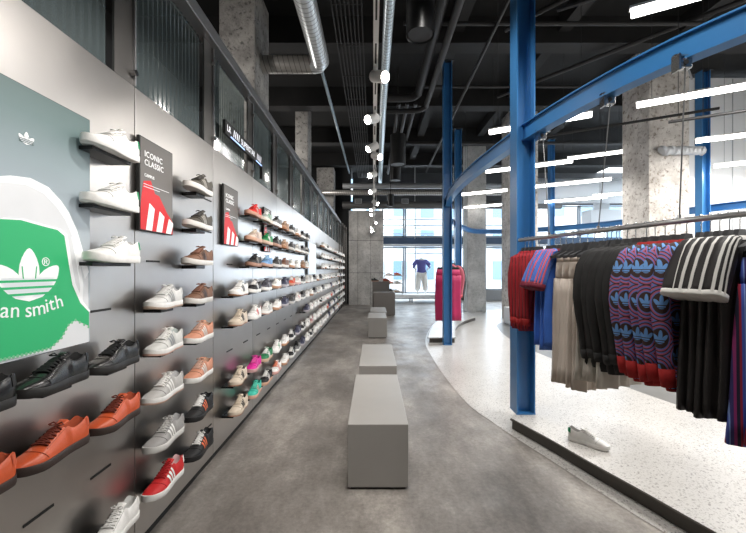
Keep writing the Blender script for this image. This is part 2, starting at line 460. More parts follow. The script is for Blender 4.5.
# clothing rails
ZR = 1.81
RAIL = [(1.435, 3.59), (1.50, 3.38), (1.60, 3.0), (1.72, 2.55), (1.80, 2.25), (1.875, 2.03), (1.96, 1.83), (2.15, 1.5), (2.45, 1.15)]
rp = catmull([(*p, ZR) for p in RAIL], 8)
t = thing('clothing_rail', 'long curved metal clothing rail hung below the blue beam', 'clothing rail')
MB().tube(rp, .017, M_RAIL, 10).build('bar', t, smooth=True)
MB().cyl((1.425, 3.62, ZR), (1.435, 3.59, ZR), .021, M_RAIL).build('end_cap', t, smooth=True)
RAIL2 = [(1.60, 7.95), (1.70, 8.4), (1.86, 8.9), (2.05, 9.5)]
rp2 = catmull([(*p, ZR-.05) for p in RAIL2], 8)
t = thing('clothing_rail', 'short far metal rail carrying the magenta trousers', 'clothing rail')
MB().tube(rp2, .017, M_RAIL, 8).build('bar', t, smooth=True)
def hangcable(bx, by, label, zr=ZR, rx=None, ry=None):
    t = thing('suspension_cable', label, 'cable', (bx, by, 0), group='cables holding the clothing rails')
    rx = 0 if rx is None else rx-bx; ry = 0 if ry is None else ry-by
    mb = MB().box((0, 0, zb+.02), (.14, .03, .012), M_CHROME).box((-.055, 0, zb-.025), (.012, .06, .1), M_CHROME).box((0, 0, zb-.03), (.05, .05, .06), M_CHROME, bev=.006)
    mb.build('beam_clamp', t)
    MB().cyl((-.02, -.027, zb-.03), (-.02, -.034, zb-.03), .015, M_BLACK, 10).build('bolt', t)
    MB().cyl((rx, ry, zr+.015), (0, 0, zb-.05), .0045, mat('cable steel', (.16, .16, .16), .4, .6), 6).build('wire', t)
    MB().cyl((rx, ry, zr-.02), (rx, ry, zr+.035), .012, M_CHROME, 8).build('rail_grip', t)
for (x, y, rx, ry, l) in ((1.59, 3.49, 1.535, 3.25, 'steel cable with clamp nearest the big blue post'), (1.755, 2.76, 1.665, 2.755, 'steel cable with clamp in front of the pale column face'), (1.90, 2.27, 1.815, 2.21, 'steel cable with clamp at the column edge, above the striped tees'), (2.3, 1.63, 2.15, 1.5, 'steel cable with clamp above the multicoloured striped trousers')):
    hangcable(x, y, l, ZR, rx, ry)
hangcable(1.70, 8.75, 'thin far cable holding the rail of magenta trousers', ZR-.05, 1.8, 8.75)

# ------------------------------------------------------------------ shoe wall
PITCH = .98
def seam(i): return 2.0+PITCH*(i-2)      # panel i spans seam(i)..seam(i+1); i from 0
ROWZ = [2.045, 1.80, 1.555, 1.30, 1.045, .79, .54, .29]
def rowz(r, Y):    # the nearest columns hang a little higher in the lower rows
    return ROWZ[r]+(0 if r < 3 else (.022 if r == 3 else .042 if r < 6 else .028)*max(0, min(1, (2.5-Y)/1.1)))
panels = {}
NP = 16
slots = {}   # filled below, then panels built
SHOES = []   # (Y, row, style)
def cols_in(i): return []
near = {1.06: {4: 'black leather', 5: 'tan leather'}, 1.365: {4: 'black leather', 5: 'tan leather'},
        1.69: {0: 'white green', 1: 'white green', 2: 'white green', 4: 'black leather', 5: 'tan leather', 7: 'all white'},
        2.105: {3: 'pale grey', 4: 'white grey', 5: 'light grey', 6: 'mid grey', 7: 'red suede'},
        2.52: {0: 'dark olive', 1: 'dark olive', 2: 'brown camo', 3: 'brown camo', 4: 'peach', 5: 'peach', 6: 'black orange', 7: 'black orange'}}
# farther columns
far = [3.26+.415*i for i in range(29)]
rowsty = {
 3: ['white black gum', 'black white', 'charcoal', 'white gum', 'navy', 'orange red', 'white pink', 'grey black', 'white grey', 'all white', 'grey black', 'white gum', 'dark grey', 'white grey', 'all white', 'white red', 'white grey'],
 4: ['cream black', 'white red', 'white grey', 'white gum', 'navy', 'dark grey', 'white red', 'grey black', 'all white', 'white gum', 'grey black', 'white grey', 'all white', 'dark grey', 'white black', 'all white', 'white red'],
 6: ['cream black', 'magenta', 'green white', 'white green stripe', 'white gum', 'black white', 'navy', 'black white', 'white black', 'pink brown', 'all white', 'all white', 'white grey', 'white black', 'all white', 'orange red', 'navy', 'white red', 'all white'],
 7: ['cream black', 'teal', 'black white gum', 'white orange', 'white gum', 'black white', 'grey black', 'navy', 'white black', 'black white', 'all white', 'all white', 'white grey', 'all white', 'white black', 'all white', 'navy', 'white red', 'white black'],
 5: ['all white', 'black white', 'white grey', 'all white', 'white pink', 'all white', 'orange red', 'all white', 'navy', 'white red', 'all white'],
 0: ['red white', 'grey green', 'grey black', 'tan gum', 'dark grey', 'white gum', 'grey black', 'dark grey'],
 1: ['cream', 'green', 'black gum', 'tan gum', 'dark grey', 'white grey', 'grey black', 'black white'],
 2: ['black gum', 'light blue', 'dark grey', 'brown camo', 'white gum', 'all white', 'tan gum', 'white grey']}
for Y, d in near.items():
    for r, st in d.items(): SHOES.append((Y, r, st))
for k, Y in enumerate(far):
    for r in range(8):
        if r in (0, 1, 2):
            if k == 0 : continue
            if Y < 6.7:
                SHOES.append((Y, r, rowsty[r][(k-1) % 8]))
            elif Y > 8.5:
                SHOES.append((Y, r, ['all white', 'white grey', 'all white', 'black white', 'white gum', 'all white', 'white red'][(k*3+r*2) % 7]))
        elif r == 5:
            if Y > 6.4: SHOES.append((Y, r, rowsty[5][k % 11]))
        else:
            L = rowsty[r]; SHOES.append((Y, r, L[k] if k < len(L) else L[(k*5+r) % len(L)]))
SHX = -1.175
shelf_me = MB().box((0, 0, -.014), (.10, .13, .024), M_SHELF, bev=.004).mesh('shelf')
shelf_up = MB().box((0, 0, -.009), (.10, .25, .016), M_SHELF, bev=.003).mesh('shelf')
slot_me = MB().box((0, 0, 0), (.003, .13, .011), M_BLACK).mesh('slot')
def panel_label(i):
    names = {0: 'brushed steel wall panel behind the tan and black leather shoes', 1: 'brushed steel wall panel behind the white shoes with green heels'}
    return names.get(i) or 'brushed steel wall panel, '+ordw(i-1)+' one after the green shoe poster'
for i in range(NP):
    y0, y1 = seam(i), seam(i+1)
    if i == 0: y0 = -.6
    if i == NP-1: y1 = 15.95
    p = thing('wall_panel', panel_label(i), 'wall panel', (XW, (y0+y1)/2, 0), group='steel display panels of the shoe wall')
    mb = MB().box((-.015, 0, 1.275), (.03, y1-y0-.006, 2.45), M_STEEL, bev=.002); mb.build('steel_sheet', p)
    MB().box((-.03, 0, .03), (.03, y1-y0-.006, .06), M_BLACK).build('recessed_plinth', p)
    panels[i] = (p, (y0+y1)/2)
def panel_of(Y):
    i = int((Y-2.0)//PITCH)+2
    return panels[max(0, min(NP-1, i))]
for (Y, r, st) in SHOES:
    p, yc = panel_of(Y)
    link('shelf', shelf_up if (r < 3 and Y < 1.9) or Y > 3 else shelf_me, p, (.05, Y+(.03 if not (r < 3 and Y < 1.9) and Y < 3 else 0)-yc, rowz(r, Y)))
nslot = 0
occupied = {(round(Y, 2), r) for Y, r, s in SHOES}
for Y in [1.365, 1.69, 2.105, 2.82, 3.26]+far[1:14]:
    for r in range(8):
        if (round(Y, 2), r) in occupied or (Y < 1.5 and r < 4) or (abs(Y-2.105) < .01 and r < 2) or (abs(Y-3.26) < .01 and r < 2): continue
        p, yc = panel_of(Y); link('slot', slot_me, p, (.0015, Y+.06-yc, rowz(r, Y)+.015))

# --- shoes
SL = .318
def interp(tab, t):
    for (a, va), (b, vb) in zip(tab, tab[1:]):
        if t <= b:
            q = (t-a)/(b-a); q = q*q*(3-2*q)*.35+q*.65
            return va+(vb-va)*q
    return tab[-1][1]
WT = [(0, .012), (.015, .024), (.05, .033), (.12, .038), (.25, .038), (.4, .039), (.55, .045), (.7, .051), (.8, .050), (.88, .044), (.94, .034), (.98, .021), (1, .008)]
XO = [(0, 0), (.3, -.002), (.55, .003), (.75, .003), (.9, -.004), (1, -.008)]
HT = [(0, .088), (.04, .102), (.09, .096), (.18, .083), (.27, .081), (.33, .094), (.37, .107), (.45, .100), (.55, .086), (.65, .071), (.75, .060), (.85, .054), (.92, .048), (.97, .040), (1, .032)]
SB = [(0, .004), (.05, 0), (.75, 0), (.9, .005), (1, .013)]
ST = .030
OPEN = .345
def sect(t, n=17):
    """one cross-section of the upper, from the base of one side over the top to the base of the other"""
    y = SL*(.5-t)*.985; w = interp(WT, t)*.965; h = interp(HT, t); x0 = interp(XO, t); zb_ = ST-.006+interp(SB, t); pts = []
    for j in range(n):
        q = j/(n-1); s = 1 if q < .5 else -1; u = 1-abs(q-.5)*2        # u 0 at base, 1 at centre
        if t <= OPEN:
            rim = min(w*.80, .029)
            if u < .55:      # outer wall
                k = u/.55; xx = w+(rim-w)*(k**1.6)+.003*math.sin(k*PI); zz = zb_+(h-zb_)*k
            elif u < .72:
                k = (u-.55)/.17; xx = rim-(.007)*k; zz = h+.002*math.sin(k*PI)-.002*k
            else:
                k = (u-.72)/.28; xx = (rim-.007)*(1-k**2); zz = h-.002-(h-.045)*min(1, k*1.6)
        else:
            a = u*PI/2; f = max(0, min(1, (t-OPEN)/.3)); e1 = 1.05-.35*f; e2 = .95-.1*f
            xx = w*(math.cos(a)**e1 if u < 1 else 0); zz = zb_+(h-zb_)*(math.sin(a)**e2)
        pts.append(Vector((x0+s*xx, y, zz)))
    return pts
TS = [0, .012, .03, .06, .1, .15, .2, .25, .3, .345, .37, .41, .46, .52, .58, .64, .70, .76, .82, .87, .91, .945, .97, .987, 1]
def surf(t, q, off=0):
    """point on the upper at section t and position q in 0..1, pushed outwards"""
    n = 33
    def P(tt, qq):
        s = sect(max(0, min(1, tt)), n); f = qq*(n-1); i = min(int(f), n-2); return s[i].lerp(s[i+1], f-i)
    p = P(t, q); du = P(t, min(1, q+.03))-P(t, max(0, q-.03)); dt = P(min(1, t+.02), q)-P(max(0, t-.02), q)
    nn = dt.cross(du)
    if nn.length < 1e-9: nn = Vector((0, 0, 1))
    nn.normalize()
    c = Vector((interp(XO, t), p.y, .04))
    if nn.dot(p-c) < 0: nn = -nn
    return p+nn*off
def patch(mb, tq, m, off, nt=6, nq=3):
    """tq: function (a,b in 0..1) -> (t,q)"""
    g = [[surf(*tq(i/nt, j/nq), off) for j in range(nq+1)] for i in range(nt+1)]
    mb.loft(g, m, close=False)
def shoe_meshes(st):
    c = STYLES[st]
    key = st
    def M(name, col, rough=.55): return mat('shoe '+name+' '+'-'.join('%.2f' % x for x in col), col, rough, 0, .06, 40, .15, 200)
    rough = c.get('rough', .6)
    mu = M('upper' if rough > .5 else 'leather', c['u'], rough); ms = M('sole', c['s'], .5); msx = mat('shoe accent '+'-'.join('%.2f' % x for x in c.get('x', c['u'])), c.get('x', c['u']), .5)
    ml = M('lace', c['l'], .8); mi = M('lining', c.get('i', (.5, .5, .5)), .9); mh = M('tab', c.get('h', c['u']), .6)
    out = {}
    secs = [sect(t) for t in TS]; n = 17
    up = MB(); li = MB()
    vs = [p for s in secs for p in s]; fu = []; fl_ = []
    for i in range(len(TS)-1):
        for j in range(n-1):
            f = (i*n+j, i*n+j+1, (i+1)*n+j+1, (i+1)*n+j)
            u = 1-abs((j+.5)/(n-1)-.5)*2
            (fl_ if (TS[i+1] <= OPEN+.03 and u > .68) else fu).append(f)
    fu.append(tuple(j for j in range(n) if 1-abs(j/(n-1)-.5)*2 <= .72))
    up.add(vs, fu, mu); li.add(vs, fl_, mi)
    out['upper'] = up; out['lining'] = li
    so = MB(); rings = []
    for t in TS:
        y = SL*(.5-t); w = interp(WT, t)*1.06; x0 = interp(XO, t); b0 = interp(SB, t)
        hs = ST if not c.get('flat') else ST*.9
        rings.append([(x0-w*.93, y, b0), (x0-w*1.0, y, b0+.006), (x0-w*1.0, y, b0+hs-.003), (x0-w*.96, y, b0+hs), (x0+w*.96, y, b0+hs), (x0+w, y, b0+hs-.003), (x0+w, y, b0+.006), (x0+w*.93, y, b0)])
    so.loft(rings, ms)
    if 'o' in c:
        mo = M('outsole', c['o'], .5); r2 = []
        for t in TS:
            y = SL*(.5-t)*1.004; w = interp(WT, t)*1.068; x0 = interp(XO, t); b0 = interp(SB, t)-.0006
            r2.append([(x0-w*.93, y, b0), (x0-w, y, b0+.004), (x0-w, y, b0+.0095), (x0+w, y, b0+.0095), (x0+w, y, b0+.004), (x0+w*.93, y, b0)])
        so.loft(r2, mo)
    out['sole'] = so
    to = MB()
    for sgn in (1,):
        rings = []
        for k in range(5):
            a = k/4; y = SL*(.5-.43)+a*SL*.115; z = interp(HT, .43)-.004+a*.016; ww = .017+.006*a
            rings.append([(-ww, y, z), (-ww*.6, y-.002, z+.006), (ww*.6, y-.002, z+.006), (ww, y, z), (ww*.6, y+.004, z-.003), (-ww*.6, y+.004, z-.003)])
        to.loft(rings, mu if not c.get('tongue') else mh)
    out['tongue'] = to
    la = MB()
    for k in range(6):
        t = .425+k*.045; pts = []
        for j in range(7):
            q = .34+.32*j/6; pts.append(surf(t+(.012 if k % 2 else -.008)*(j/6-.5), q, .004))
        la.tube(pts, .0032 if not c.get('fat') else .005, ml, 5)
        if k < 5:
            for sg in (0, 1):
                pts = [surf(t+.045*a, (.36+.28*a) if sg else (.64-.28*a), .0055) for a in (0, .33, .66, 1)]
                la.tube(pts, .0028, ml, 5)
    for sg in (-1, 1):    # bow
        p0 = surf(.405, .5, .008); loop = [p0, p0+Vector((sg*.016, .004, .007)), p0+Vector((sg*.03, -.004, .001)), p0+Vector((sg*.018, -.012, .002)), p0]
        la.tube(loop, .0026, ml, 5)
    out['laces'] = la
    hb = MB()
    hb.loft([[surf(t, q, .0022) for q in [.14+.13*k/3 for k in range(4)]] for t in (.085, .06, .04, .02, .006)], mh, close=False)
    hb.loft([[surf(t, 1-q, .0022) for q in [.14+.13*k/3 for k in range(4)]] for t in (.085, .06, .04, .02, .006)], mh, close=False)
    hb.loft([[surf(.001, q, .003)+Vector((0, .0015, 0)) for q in (.14, .2, .27)], [surf(.001, 1-q, .003)+Vector((0, .0015, 0)) for q in (.14, .2, .27)]], mh, close=False)
    out['heel_tab'] = hb
    if c.get('stripes', True) and 'x' in c:
        for k in range(3):
            sb_ = MB(); tb = .365+.074*k
            for fl2 in (0,):
                def tq(a, b, fl2=fl2): 
                    q = .03+.27*a
                    return (tb+.055*a+.042*b, 1-q if fl2 else q)
                patch(sb_, tq, msx, .0026, 7, 2)
            out['stripe%d' % k] = sb_
    elif 'x' in c:
        pass
    # toe stitching / overlay line and toe box overlay
    ov = MB()
    pts = [surf(.70+.045*math.sin(a/12*PI), .08+.84*a/12, .0012) for a in range(13)]
    ov.tube(pts, .0013, mat('shoe seam '+'-'.join('%.2f' % x for x in c['u']), tuple(x*.55 for x in c['u']), .7), 4)
    for q0 in (.3, .7):
        ov.tube([surf(t, q0+(.0), .0012) for t in (.38, .45, .52, .6, .67)], .0012, mat('shoe seam '+'-'.join('%.2f' % x for x in c['u']), tuple(x*.55 for x in c['u']), .7), 4)
    out['seams'] = ov
    fx, fy, fz = (.97, 1.04, 1.10) if 'x' in c else (.98, .965, 1.04)
    for mb in out.values(): mb.v = [Vector((v.x*fx, v.y*fy, v.z*fz)) for v in mb.v]
    return out
W = (.87, .86, .83); GUM = (.36, .17, .08); K = (.012, .012, .013); CR = (.68, .58, .46)
STYLES = {
 'white green': dict(u=W, s=W, l=W, h=(.01, .30, .12), i=(.45, .44, .42), rough=.45, d='white leather sneaker with green heel tab'),
 'black leather': dict(u=(.008, .008, .008), s=(.016, .015, .014), l=K, i=(.01, .01, .01), rough=.22, d='all black leather sneaker'),
 'tan leather': dict(u=(.62, .10, .030), s=(.04, .025, .02), l=(.17, .03, .015), i=(.40, .07, .025), h=(.55, .09, .03), rough=.36, d='orange-tan leather sneaker on dark sole'),
 'all white': dict(u=W, s=W, l=W, i=(.6, .6, .58), rough=.5, d='plain white sneaker'),
 'pale grey': dict(u=(.70, .70, .68), s=W, o=(.6, .45, .35), l=(.75, .75, .73), x=(.36, .37, .36), i=(.5, .5, .5), fat=1, d='off-white sneaker with grey stripes'),
 'white grey': dict(u=(.66, .66, .63), s=W, o=(.7, .45, .35), l=W, x=(.34, .36, .37), i=(.45, .5, .48), fat=1, d='pale sneaker with grey stripes'),
 'light grey': dict(u=(.50, .49, .47), s=W, o=(.6, .42, .33), l=W, x=W, fat=1, d='light grey suede sneaker with white stripes'),
 'mid grey': dict(u=(.36, .35, .34), s=(.7, .69, .66), l=(.55, .54, .52), x=W, i=(.4, .4, .4), d='mid grey suede sneaker with white stripes'),
 'red suede': dict(u=(.60, .018, .020), s=W, l=(.42, .01, .012), x=W, h=W, i=(.62, .4, .4), d='red suede sneaker with white stripes'),
 'dark olive': dict(u=(.075, .066, .052), s=(.72, .70, .66), l=(.06, .055, .05), x=(.40, .38, .34), i=(.05, .05, .05), d='dark olive sneaker on white sole'),
 'brown camo': dict(u=(.20, .10, .06), s=(.72, .70, .66), l=(.25, .12, .08), x=(.08, .05, .04), i=(.1, .07, .06), d='brown patterned sneaker on white sole'),
 'peach': dict(u=(.66, .30, .19), s=W, l=(.7, .45, .35), x=(.72, .68, .62), i=(.5, .3, .2), d='peach sneaker with pale stripes'),
 'black orange': dict(u=K, s=K, l=W, x=(.75, .16, .06), i=K, fat=1, d='black sneaker with orange stripes and white laces'),
 'white black gum': dict(u=W, s=W, o=GUM, l=W, x=K, i=(.2, .2, .2), d='white sneaker with black stripes on brown sole'),
 'cream black': dict(u=CR, s=CR, o=(.55, .3, .2), l=CR, x=K, i=K, h=K, d='cream sneaker with black stripes'),
 'black white': dict(u=K, s=W, l=W, x=W, i=K, d='black sneaker on white sole with white stripes'),
 'black white gum': dict(u=K, s=(.66, .4, .28), l=W, x=W, i=K, d='black sneaker on brown sole with white stripes'),
 'charcoal': dict(u=(.08, .08, .10), s=W, l=(.12, .12, .14), x=(.4, .4, .42), i=K, d='charcoal sneaker on white sole'),
 'white gum': dict(u=W, s=(.50, .28, .17), l=W, i=(.5, .5, .5), d='white sneaker on brown sole'),
 'navy': dict(u=(.05, .055, .10), s=(.45, .42, .45), l=(.08, .08, .12), x=(.3, .3, .35), i=K, d='navy sneaker on grey sole'),
 'orange red': dict(u=(.68, .09, .04), s=(.6, .3, .2), l=W, x=(.7, .4, .3), i=(.4, .1, .05), d='orange-red sneaker'),
 'white pink': dict(u=W, s=(.7, .45, .42), l=W, x=(.6, .35, .35), d='white sneaker on pink sole'),
 'grey black': dict(u=(.20, .20, .20), s=W, l=K, x=K, i=K, d='grey sneaker with black stripes'),
 'white red': dict(u=W, s=W, l=W, x=(.62, .02, .02), h=(.62, .02, .02), i=(.3, .3, .3), d='white sneaker with red stripes'),
 'dark grey': dict(u=(.06, .06, .06), s=(.6, .58, .55), l=(.1, .1, .1), x=(.3, .3, .3), i=K, d='dark grey sneaker on pale sole'),
 'white black': dict(u=W, s=W, l=W, x=K, h=K, i=K, d='white sneaker with black stripes'),
 'magenta': dict(u=(.70, .015, .30), s=(.6, .35, .35), l=(.8, .1, .4), x=(.75, .05, .4), i=(.3, .01, .12), d='bright magenta sneaker'),
 'teal': dict(u=(.05, .50, .38), s=(.66, .40, .30), l=(.1, .55, .42), x=(.6, .4, .3), i=(.02, .2, .15), d='bright teal sneaker on brown sole'),
 'green white': dict(u=(.02, .20, .08), s=(.6, .42, .3), l=W, x=W, i=(.02, .1, .05), d='green sneaker with white stripes'),
 'white green stripe': dict(u=W, s=W, l=W, x=(.02, .35, .12), h=(.02, .35, .12), d='white sneaker with green stripes'),
 'pink brown': dict(u=(.4, .2, .2), s=(.6, .45, .4), l=W, x=W, d='dusty pink sneaker'),
 'white orange': dict(u=W, s=(.7, .4, .35), l=(.8, .25, .15), x=(.72, .14, .07), h=(.7, .2, .12), d='white sneaker with orange stripes'),
 'red white': dict(u=(.62, .02, .015), s=(.5, .26, .18), l=(.6, .03, .03), x=(.65, .4, .35), i=(.2, .01, .01), d='red sneaker on brown sole'),
 'grey green': dict(u=(.36, .42, .38), s=(.66, .6, .52), l=W, x=(.02, .35, .12), i=(.1, .3, .15), d='grey sneaker with green stripes'),
 'tan gum': dict(u=(.42, .26, .17), s=GUM, l=(.5, .35, .25), x=(.1, .06, .05), i=(.1, .08, .06), d='tan sneaker on brown sole'),
 'cream': dict(u=(.62, .50, .42), s=(.6, .36, .25), l=CR, x=(.4, .3, .25), i=(.3, .2, .18), d='cream sneaker on brown sole'),
 'green': dict(u=(.02, .22, .07), s=(.6, .42, .32), l=(.02, .3, .1), x=W, i=(.02, .1, .05), d='green sneaker on brown sole'),
 'black gum': dict(u=(.03, .03, .028), s=(.40, .22, .15), l=K, x=(.3, .28, .25), i=K, d='black sneaker on brown sole'),
 'light blue': dict(u=(.18, .36, .62), s=(.5, .3, .22), l=(.3, .5, .7), x=(.1, .2, .4), i=(.1, .2, .3), d='light blue sneaker on brown sole'),
}
protos = {}; lows = {}
def proto(st):
    if st in protos: return protos[st]
    d = shoe_meshes(st); parts = []
    for k, mb in d.items():
        nm = 'stripe' if k.startswith('stripe') else k
        parts.append((nm, mb.mesh(nm, smooth='full' if k in ('upper', 'lining', 'laces', 'tongue') else 50)))
    protos[st] = parts
    return parts
def lowmesh(st):
    if st in lows: return lows[st]
    d = shoe_meshes(st); mb = MB()
    for k, s in d.items():
        if k in ('seams',): continue
        off = len(mb.v); mb.v += s.v; mb.f += [tuple(a+off for a in f) for f in s.f]
        for i in s.mi: mb.mi.append(mb._m(s.m[i]))
    lows[st] = mb.mesh('sneaker', smooth=50)
    return lows[st]
def put_shoe(st, loc, rz, label, group, full=True, tilt=0):
    if full:
        o = thing('sneaker', label, 'shoe', loc, rz, group)
        for nm, me in proto(st): link(nm, me, o)
    else:
        o = link('sneaker', lowmesh(st), None, loc); o.rotation_euler[2] = rz; tag(o, label, 'shoe', group)
    if tilt: o.rotation_euler[0] = tilt
    return o
ROWN = ['top', 'second', 'third', 'fourth', 'fifth', 'sixth', 'seventh', 'bottom']
cnt = {}
for (Y, r, st) in sorted(SHOES):
    cnt[r] = cnt.get(r, 0)+1
    if Y < 2.0: place = {1.06: 'cut by the picture edge', 1.365: 'below the green shoe poster', 1.69: 'at the near end of the wall'}[Y]
    lab = STYLES[st]['d']
    if Y < 2.0: lab += ', '+ROWN[r]+' row, '+place
    elif Y < 2.9: lab += ', '+ROWN[r]+' row, '+('first' if Y < 2.3 else 'second')+' column after the steel seam'
    else: lab += ', '+ROWN[r]+' row, '+ordw(cnt[r])+' shoe along'
    jit = random.uniform(-.02, .02)
    put_shoe(st, (SHX+random.uniform(-.004, .004), Y+jit*.3, rowz(r, Y)-.002), jit*2, lab, 'sneakers on the '+ROWN[r]+' row of the shoe wall', Y < 6.2)
# sneaker lying on the platform
put_shoe('white green', (1.735, 3.0, PH+.001), .72, 'single white sneaker with green heel standing on the pale platform', None)

# ------------------------------------------------------------------ posters
def trefoil(mb, mapf, s, m, mcut, h0, h1):
    def leaf(cx, cy, ang, a, b, n=20):
        P = []
        for k in range(n):
            q = 2*PI*k/n; x = a*math.sin(q)*(1-.0*abs(math.cos(q))); y = b*math.cos(q)
            x *= (1-.35*max(0, math.cos(q))**2)
            P.append((cx+x*math.cos(ang)-y*math.sin(ang), cy+x*math.sin(ang)+y*math.cos(ang)))
        return P
    for (cx, cy, an, a, b) in ((0, .42, 0, .155, .33), (-.27, .30, .75, .14, .29), (.27, .30, -.75, .14, .29)):
        mb.prism([(x*s, y*s) for x, y in leaf(cx, cy, an, a, b)], m, mapf, h0, h1)
    base = [(-.40, .34), (-.33, .17), (-.2, .07), (0, .02), (.2, .07), (.33, .17), (.40, .34)]
    mb.prism([(x*s, y*s) for x, y in base], m, mapf, h0, h1)
    for yy in (.30, .21, .12):
        mb.prism([(-.46*s, (yy-.016)*s), (.46*s, (yy-.016)*s), (.46*s, (yy+.016)*s), (-.46*s, (yy+.016)*s)], mcut, mapf, h1, h1+.0006)
    for dx in (-.09, .09):
        mb.prism([((dx-.008)*s, .33*s), ((dx+.008)*s, .33*s), ((dx*1.2+.008)*s, .5*s), ((dx*1.2-.008)*s, .5*s)], mcut, mapf, h1, h1+.0006)
PX = -1.235
PY0, PY1, PZ0, PZ1 = 1.03, 1.63, 1.205, 2.175
t = thing('poster', 'large green backlit poster of a shoe heel with white trefoil emblem', 'poster', (PX, (PY0+PY1)/2, PZ0))
def loc(o): o.location = (-PX, -(PY0+PY1)/2, -PZ0); return o
bgm = m_gradient_print('poster sky print', [(0, (.45, .48, .50)), (.35, (.36, .42, .46)), (.62, (.13, .19, .19)), (.85, (.028, .055, .048)), (1, (.016, .02, .02))], PZ0, PZ1, .12)
loc(MB().box((PX-.016, (PY0+PY1)/2, (PZ0+PZ1)/2), (.026, PY1-PY0, PZ1-PZ0), M_BLACK).build('frame_box', t))
pr = MB(); pr.prism([(PY0+.003, PZ0+.003), (PY1-.003, PZ0+.003), (PY1-.003, PZ1-.003), (PY0+.003, PZ1-.003)], bgm, lambda u, v, h: (PX+h, u, v), -.003, .0)
loc(pr.build('print', t))
def pp(x, y):
    Y = -PX*F/(373-x); return (min(max(Y, PY0+.003), PY1-.003), max(1.52+(270-y)/F*Y, PZ0+.003))
mp_ = lambda u, v, h: (PX+h, u, v)
MPW = mat('poster white print', (.62, .63, .64), .5, emit=.25, var=.05, scale=6); MPG = mat('poster green print', (.02, .36, .13), .5, emit=.3)
MPW2 = mat('poster bright white print', (.80, .81, .81), .5, emit=.25)
pr = MB(); pr.prism([pp(*p) for p in [(-74, 240), (-60, 215), (-35, 196), (-15, 184), (0, 179), (10, 178), (30, 181), (48, 190), (60, 204), (68, 215), (76, 232), (83, 255), (88, 275), (88.6, 345), (60, 352), (-74, 375)]], MPW, mp_, .0004, .001)
loc(pr.build('printed_collar', t))
pr = MB(); 
arch = [(-60, 213), (-35, 193), (-15, 181), (0, 176), (10, 175.5), (30, 178), (48, 187), (61, 201), (69, 213), (77, 231), (84, 255), (88.6, 272)]
for (a, b) in zip(arch, arch[1:]):
    a2 = (a[0]-4, a[1]+7); b2 = (b[0]-4, b[1]+7); pr.prism([pp(*a), pp(*b), pp(*b2), pp(*a2)], MPW2, mp_, .0008, .0014)
gp = [(-74, 228), (-30, 222), (0, 219), (20, 220), (45, 227), (57, 230), (64, 236), (68, 262), (72, 285), (80, 303), (88.6, 312), (88.6, 326), (75, 320), (68, 325), (61, 338), (50, 348), (30, 353), (0, 360), (-74, 362)]
g2 = gp[2:11]
for (a, b) in zip(g2, g2[1:]):
    a2 = (a[0]+3.0, a[1]-1.5); b2 = (b[0]+3.0, b[1]-1.5); pr.prism([pp(*a), pp(*b), pp(*b2), pp(*a2)], MPW2, mp_, .0010, .0018)
for (a, b) in zip([(74, 235), (79, 260), (83, 285), (82, 303)], [(79, 260), (83, 285), (82, 303), (77, 300)]):
    pr.prism([pp(*a), pp(*b), pp(b[0]-3, b[1]+2), pp(a[0]-3, a[1]+2)], MPW2, mp_, .001, .0016)
loc(pr.build('printed_seam', t))
pr = MB(); pr.prism([pp(*p) for p in gp], MPG, mp_, .0012, .002)
MGL = mat('poster pale green print', (.18, .52, .28), .5, emit=.1)
edge = [(88, 327), (75, 320), (68, 325), (61, 338), (50, 348), (30, 353), (0, 360), (-20, 361)]
for (a, b) in zip(edge, edge[1:]):
    n = max(2, int(math.dist(a, b)/4))
    for k in range(n):
        q = k/n; cx, cy = pp(a[0]+(b[0]-a[0])*q, a[1]+(b[1]-a[1])*q); r = .006
        pr.prism([(min(cx+r*math.cos(j*PI/4), PY1-.003), cy+r*math.sin(j*PI/4)) for j in range(8)], MGL, mp_, .002, .0024)
loc(pr.build('printed_heel_tab', t))
pr = MB(); trefoil(pr, lambda u, v, h: (PX+h, 1.338+u, 1.402+v), .262, MPW2, MPG, .0022, .0028)
textmb('®', .045, MPW2, onwall(PX+.0026, 1.405, 1.535), pr)
loc(pr.build('trefoil_emblem', t))
pr = MB()
for ch, y_, z_, rot in (('s', 1.175, 1.376, -.18), ('t', 1.207, 1.368, -.13), ('a', 1.246, 1.361, -.1), ('n', 1.283, 1.357, -.04), ('s', 1.335, 1.352, .03), ('m', 1.378, 1.354, .09), ('i', 1.413, 1.361, .16), ('t', 1.435, 1.366, .2), ('h', 1.470, 1.373, .26)):
    textmb(ch, .076, MPW2, onwall(PX+.0028, y_, z_, rot), pr)
loc(pr.build('lettering', t))
pr = MB(); trefoil(pr, lambda u, v, h: (PX+h, 1.328+u, 1.965+v), .062, MPW2, mat('poster dark print', (.06, .10, .09), .5), .001, .0016)
loc(pr.build('small_emblem', t))

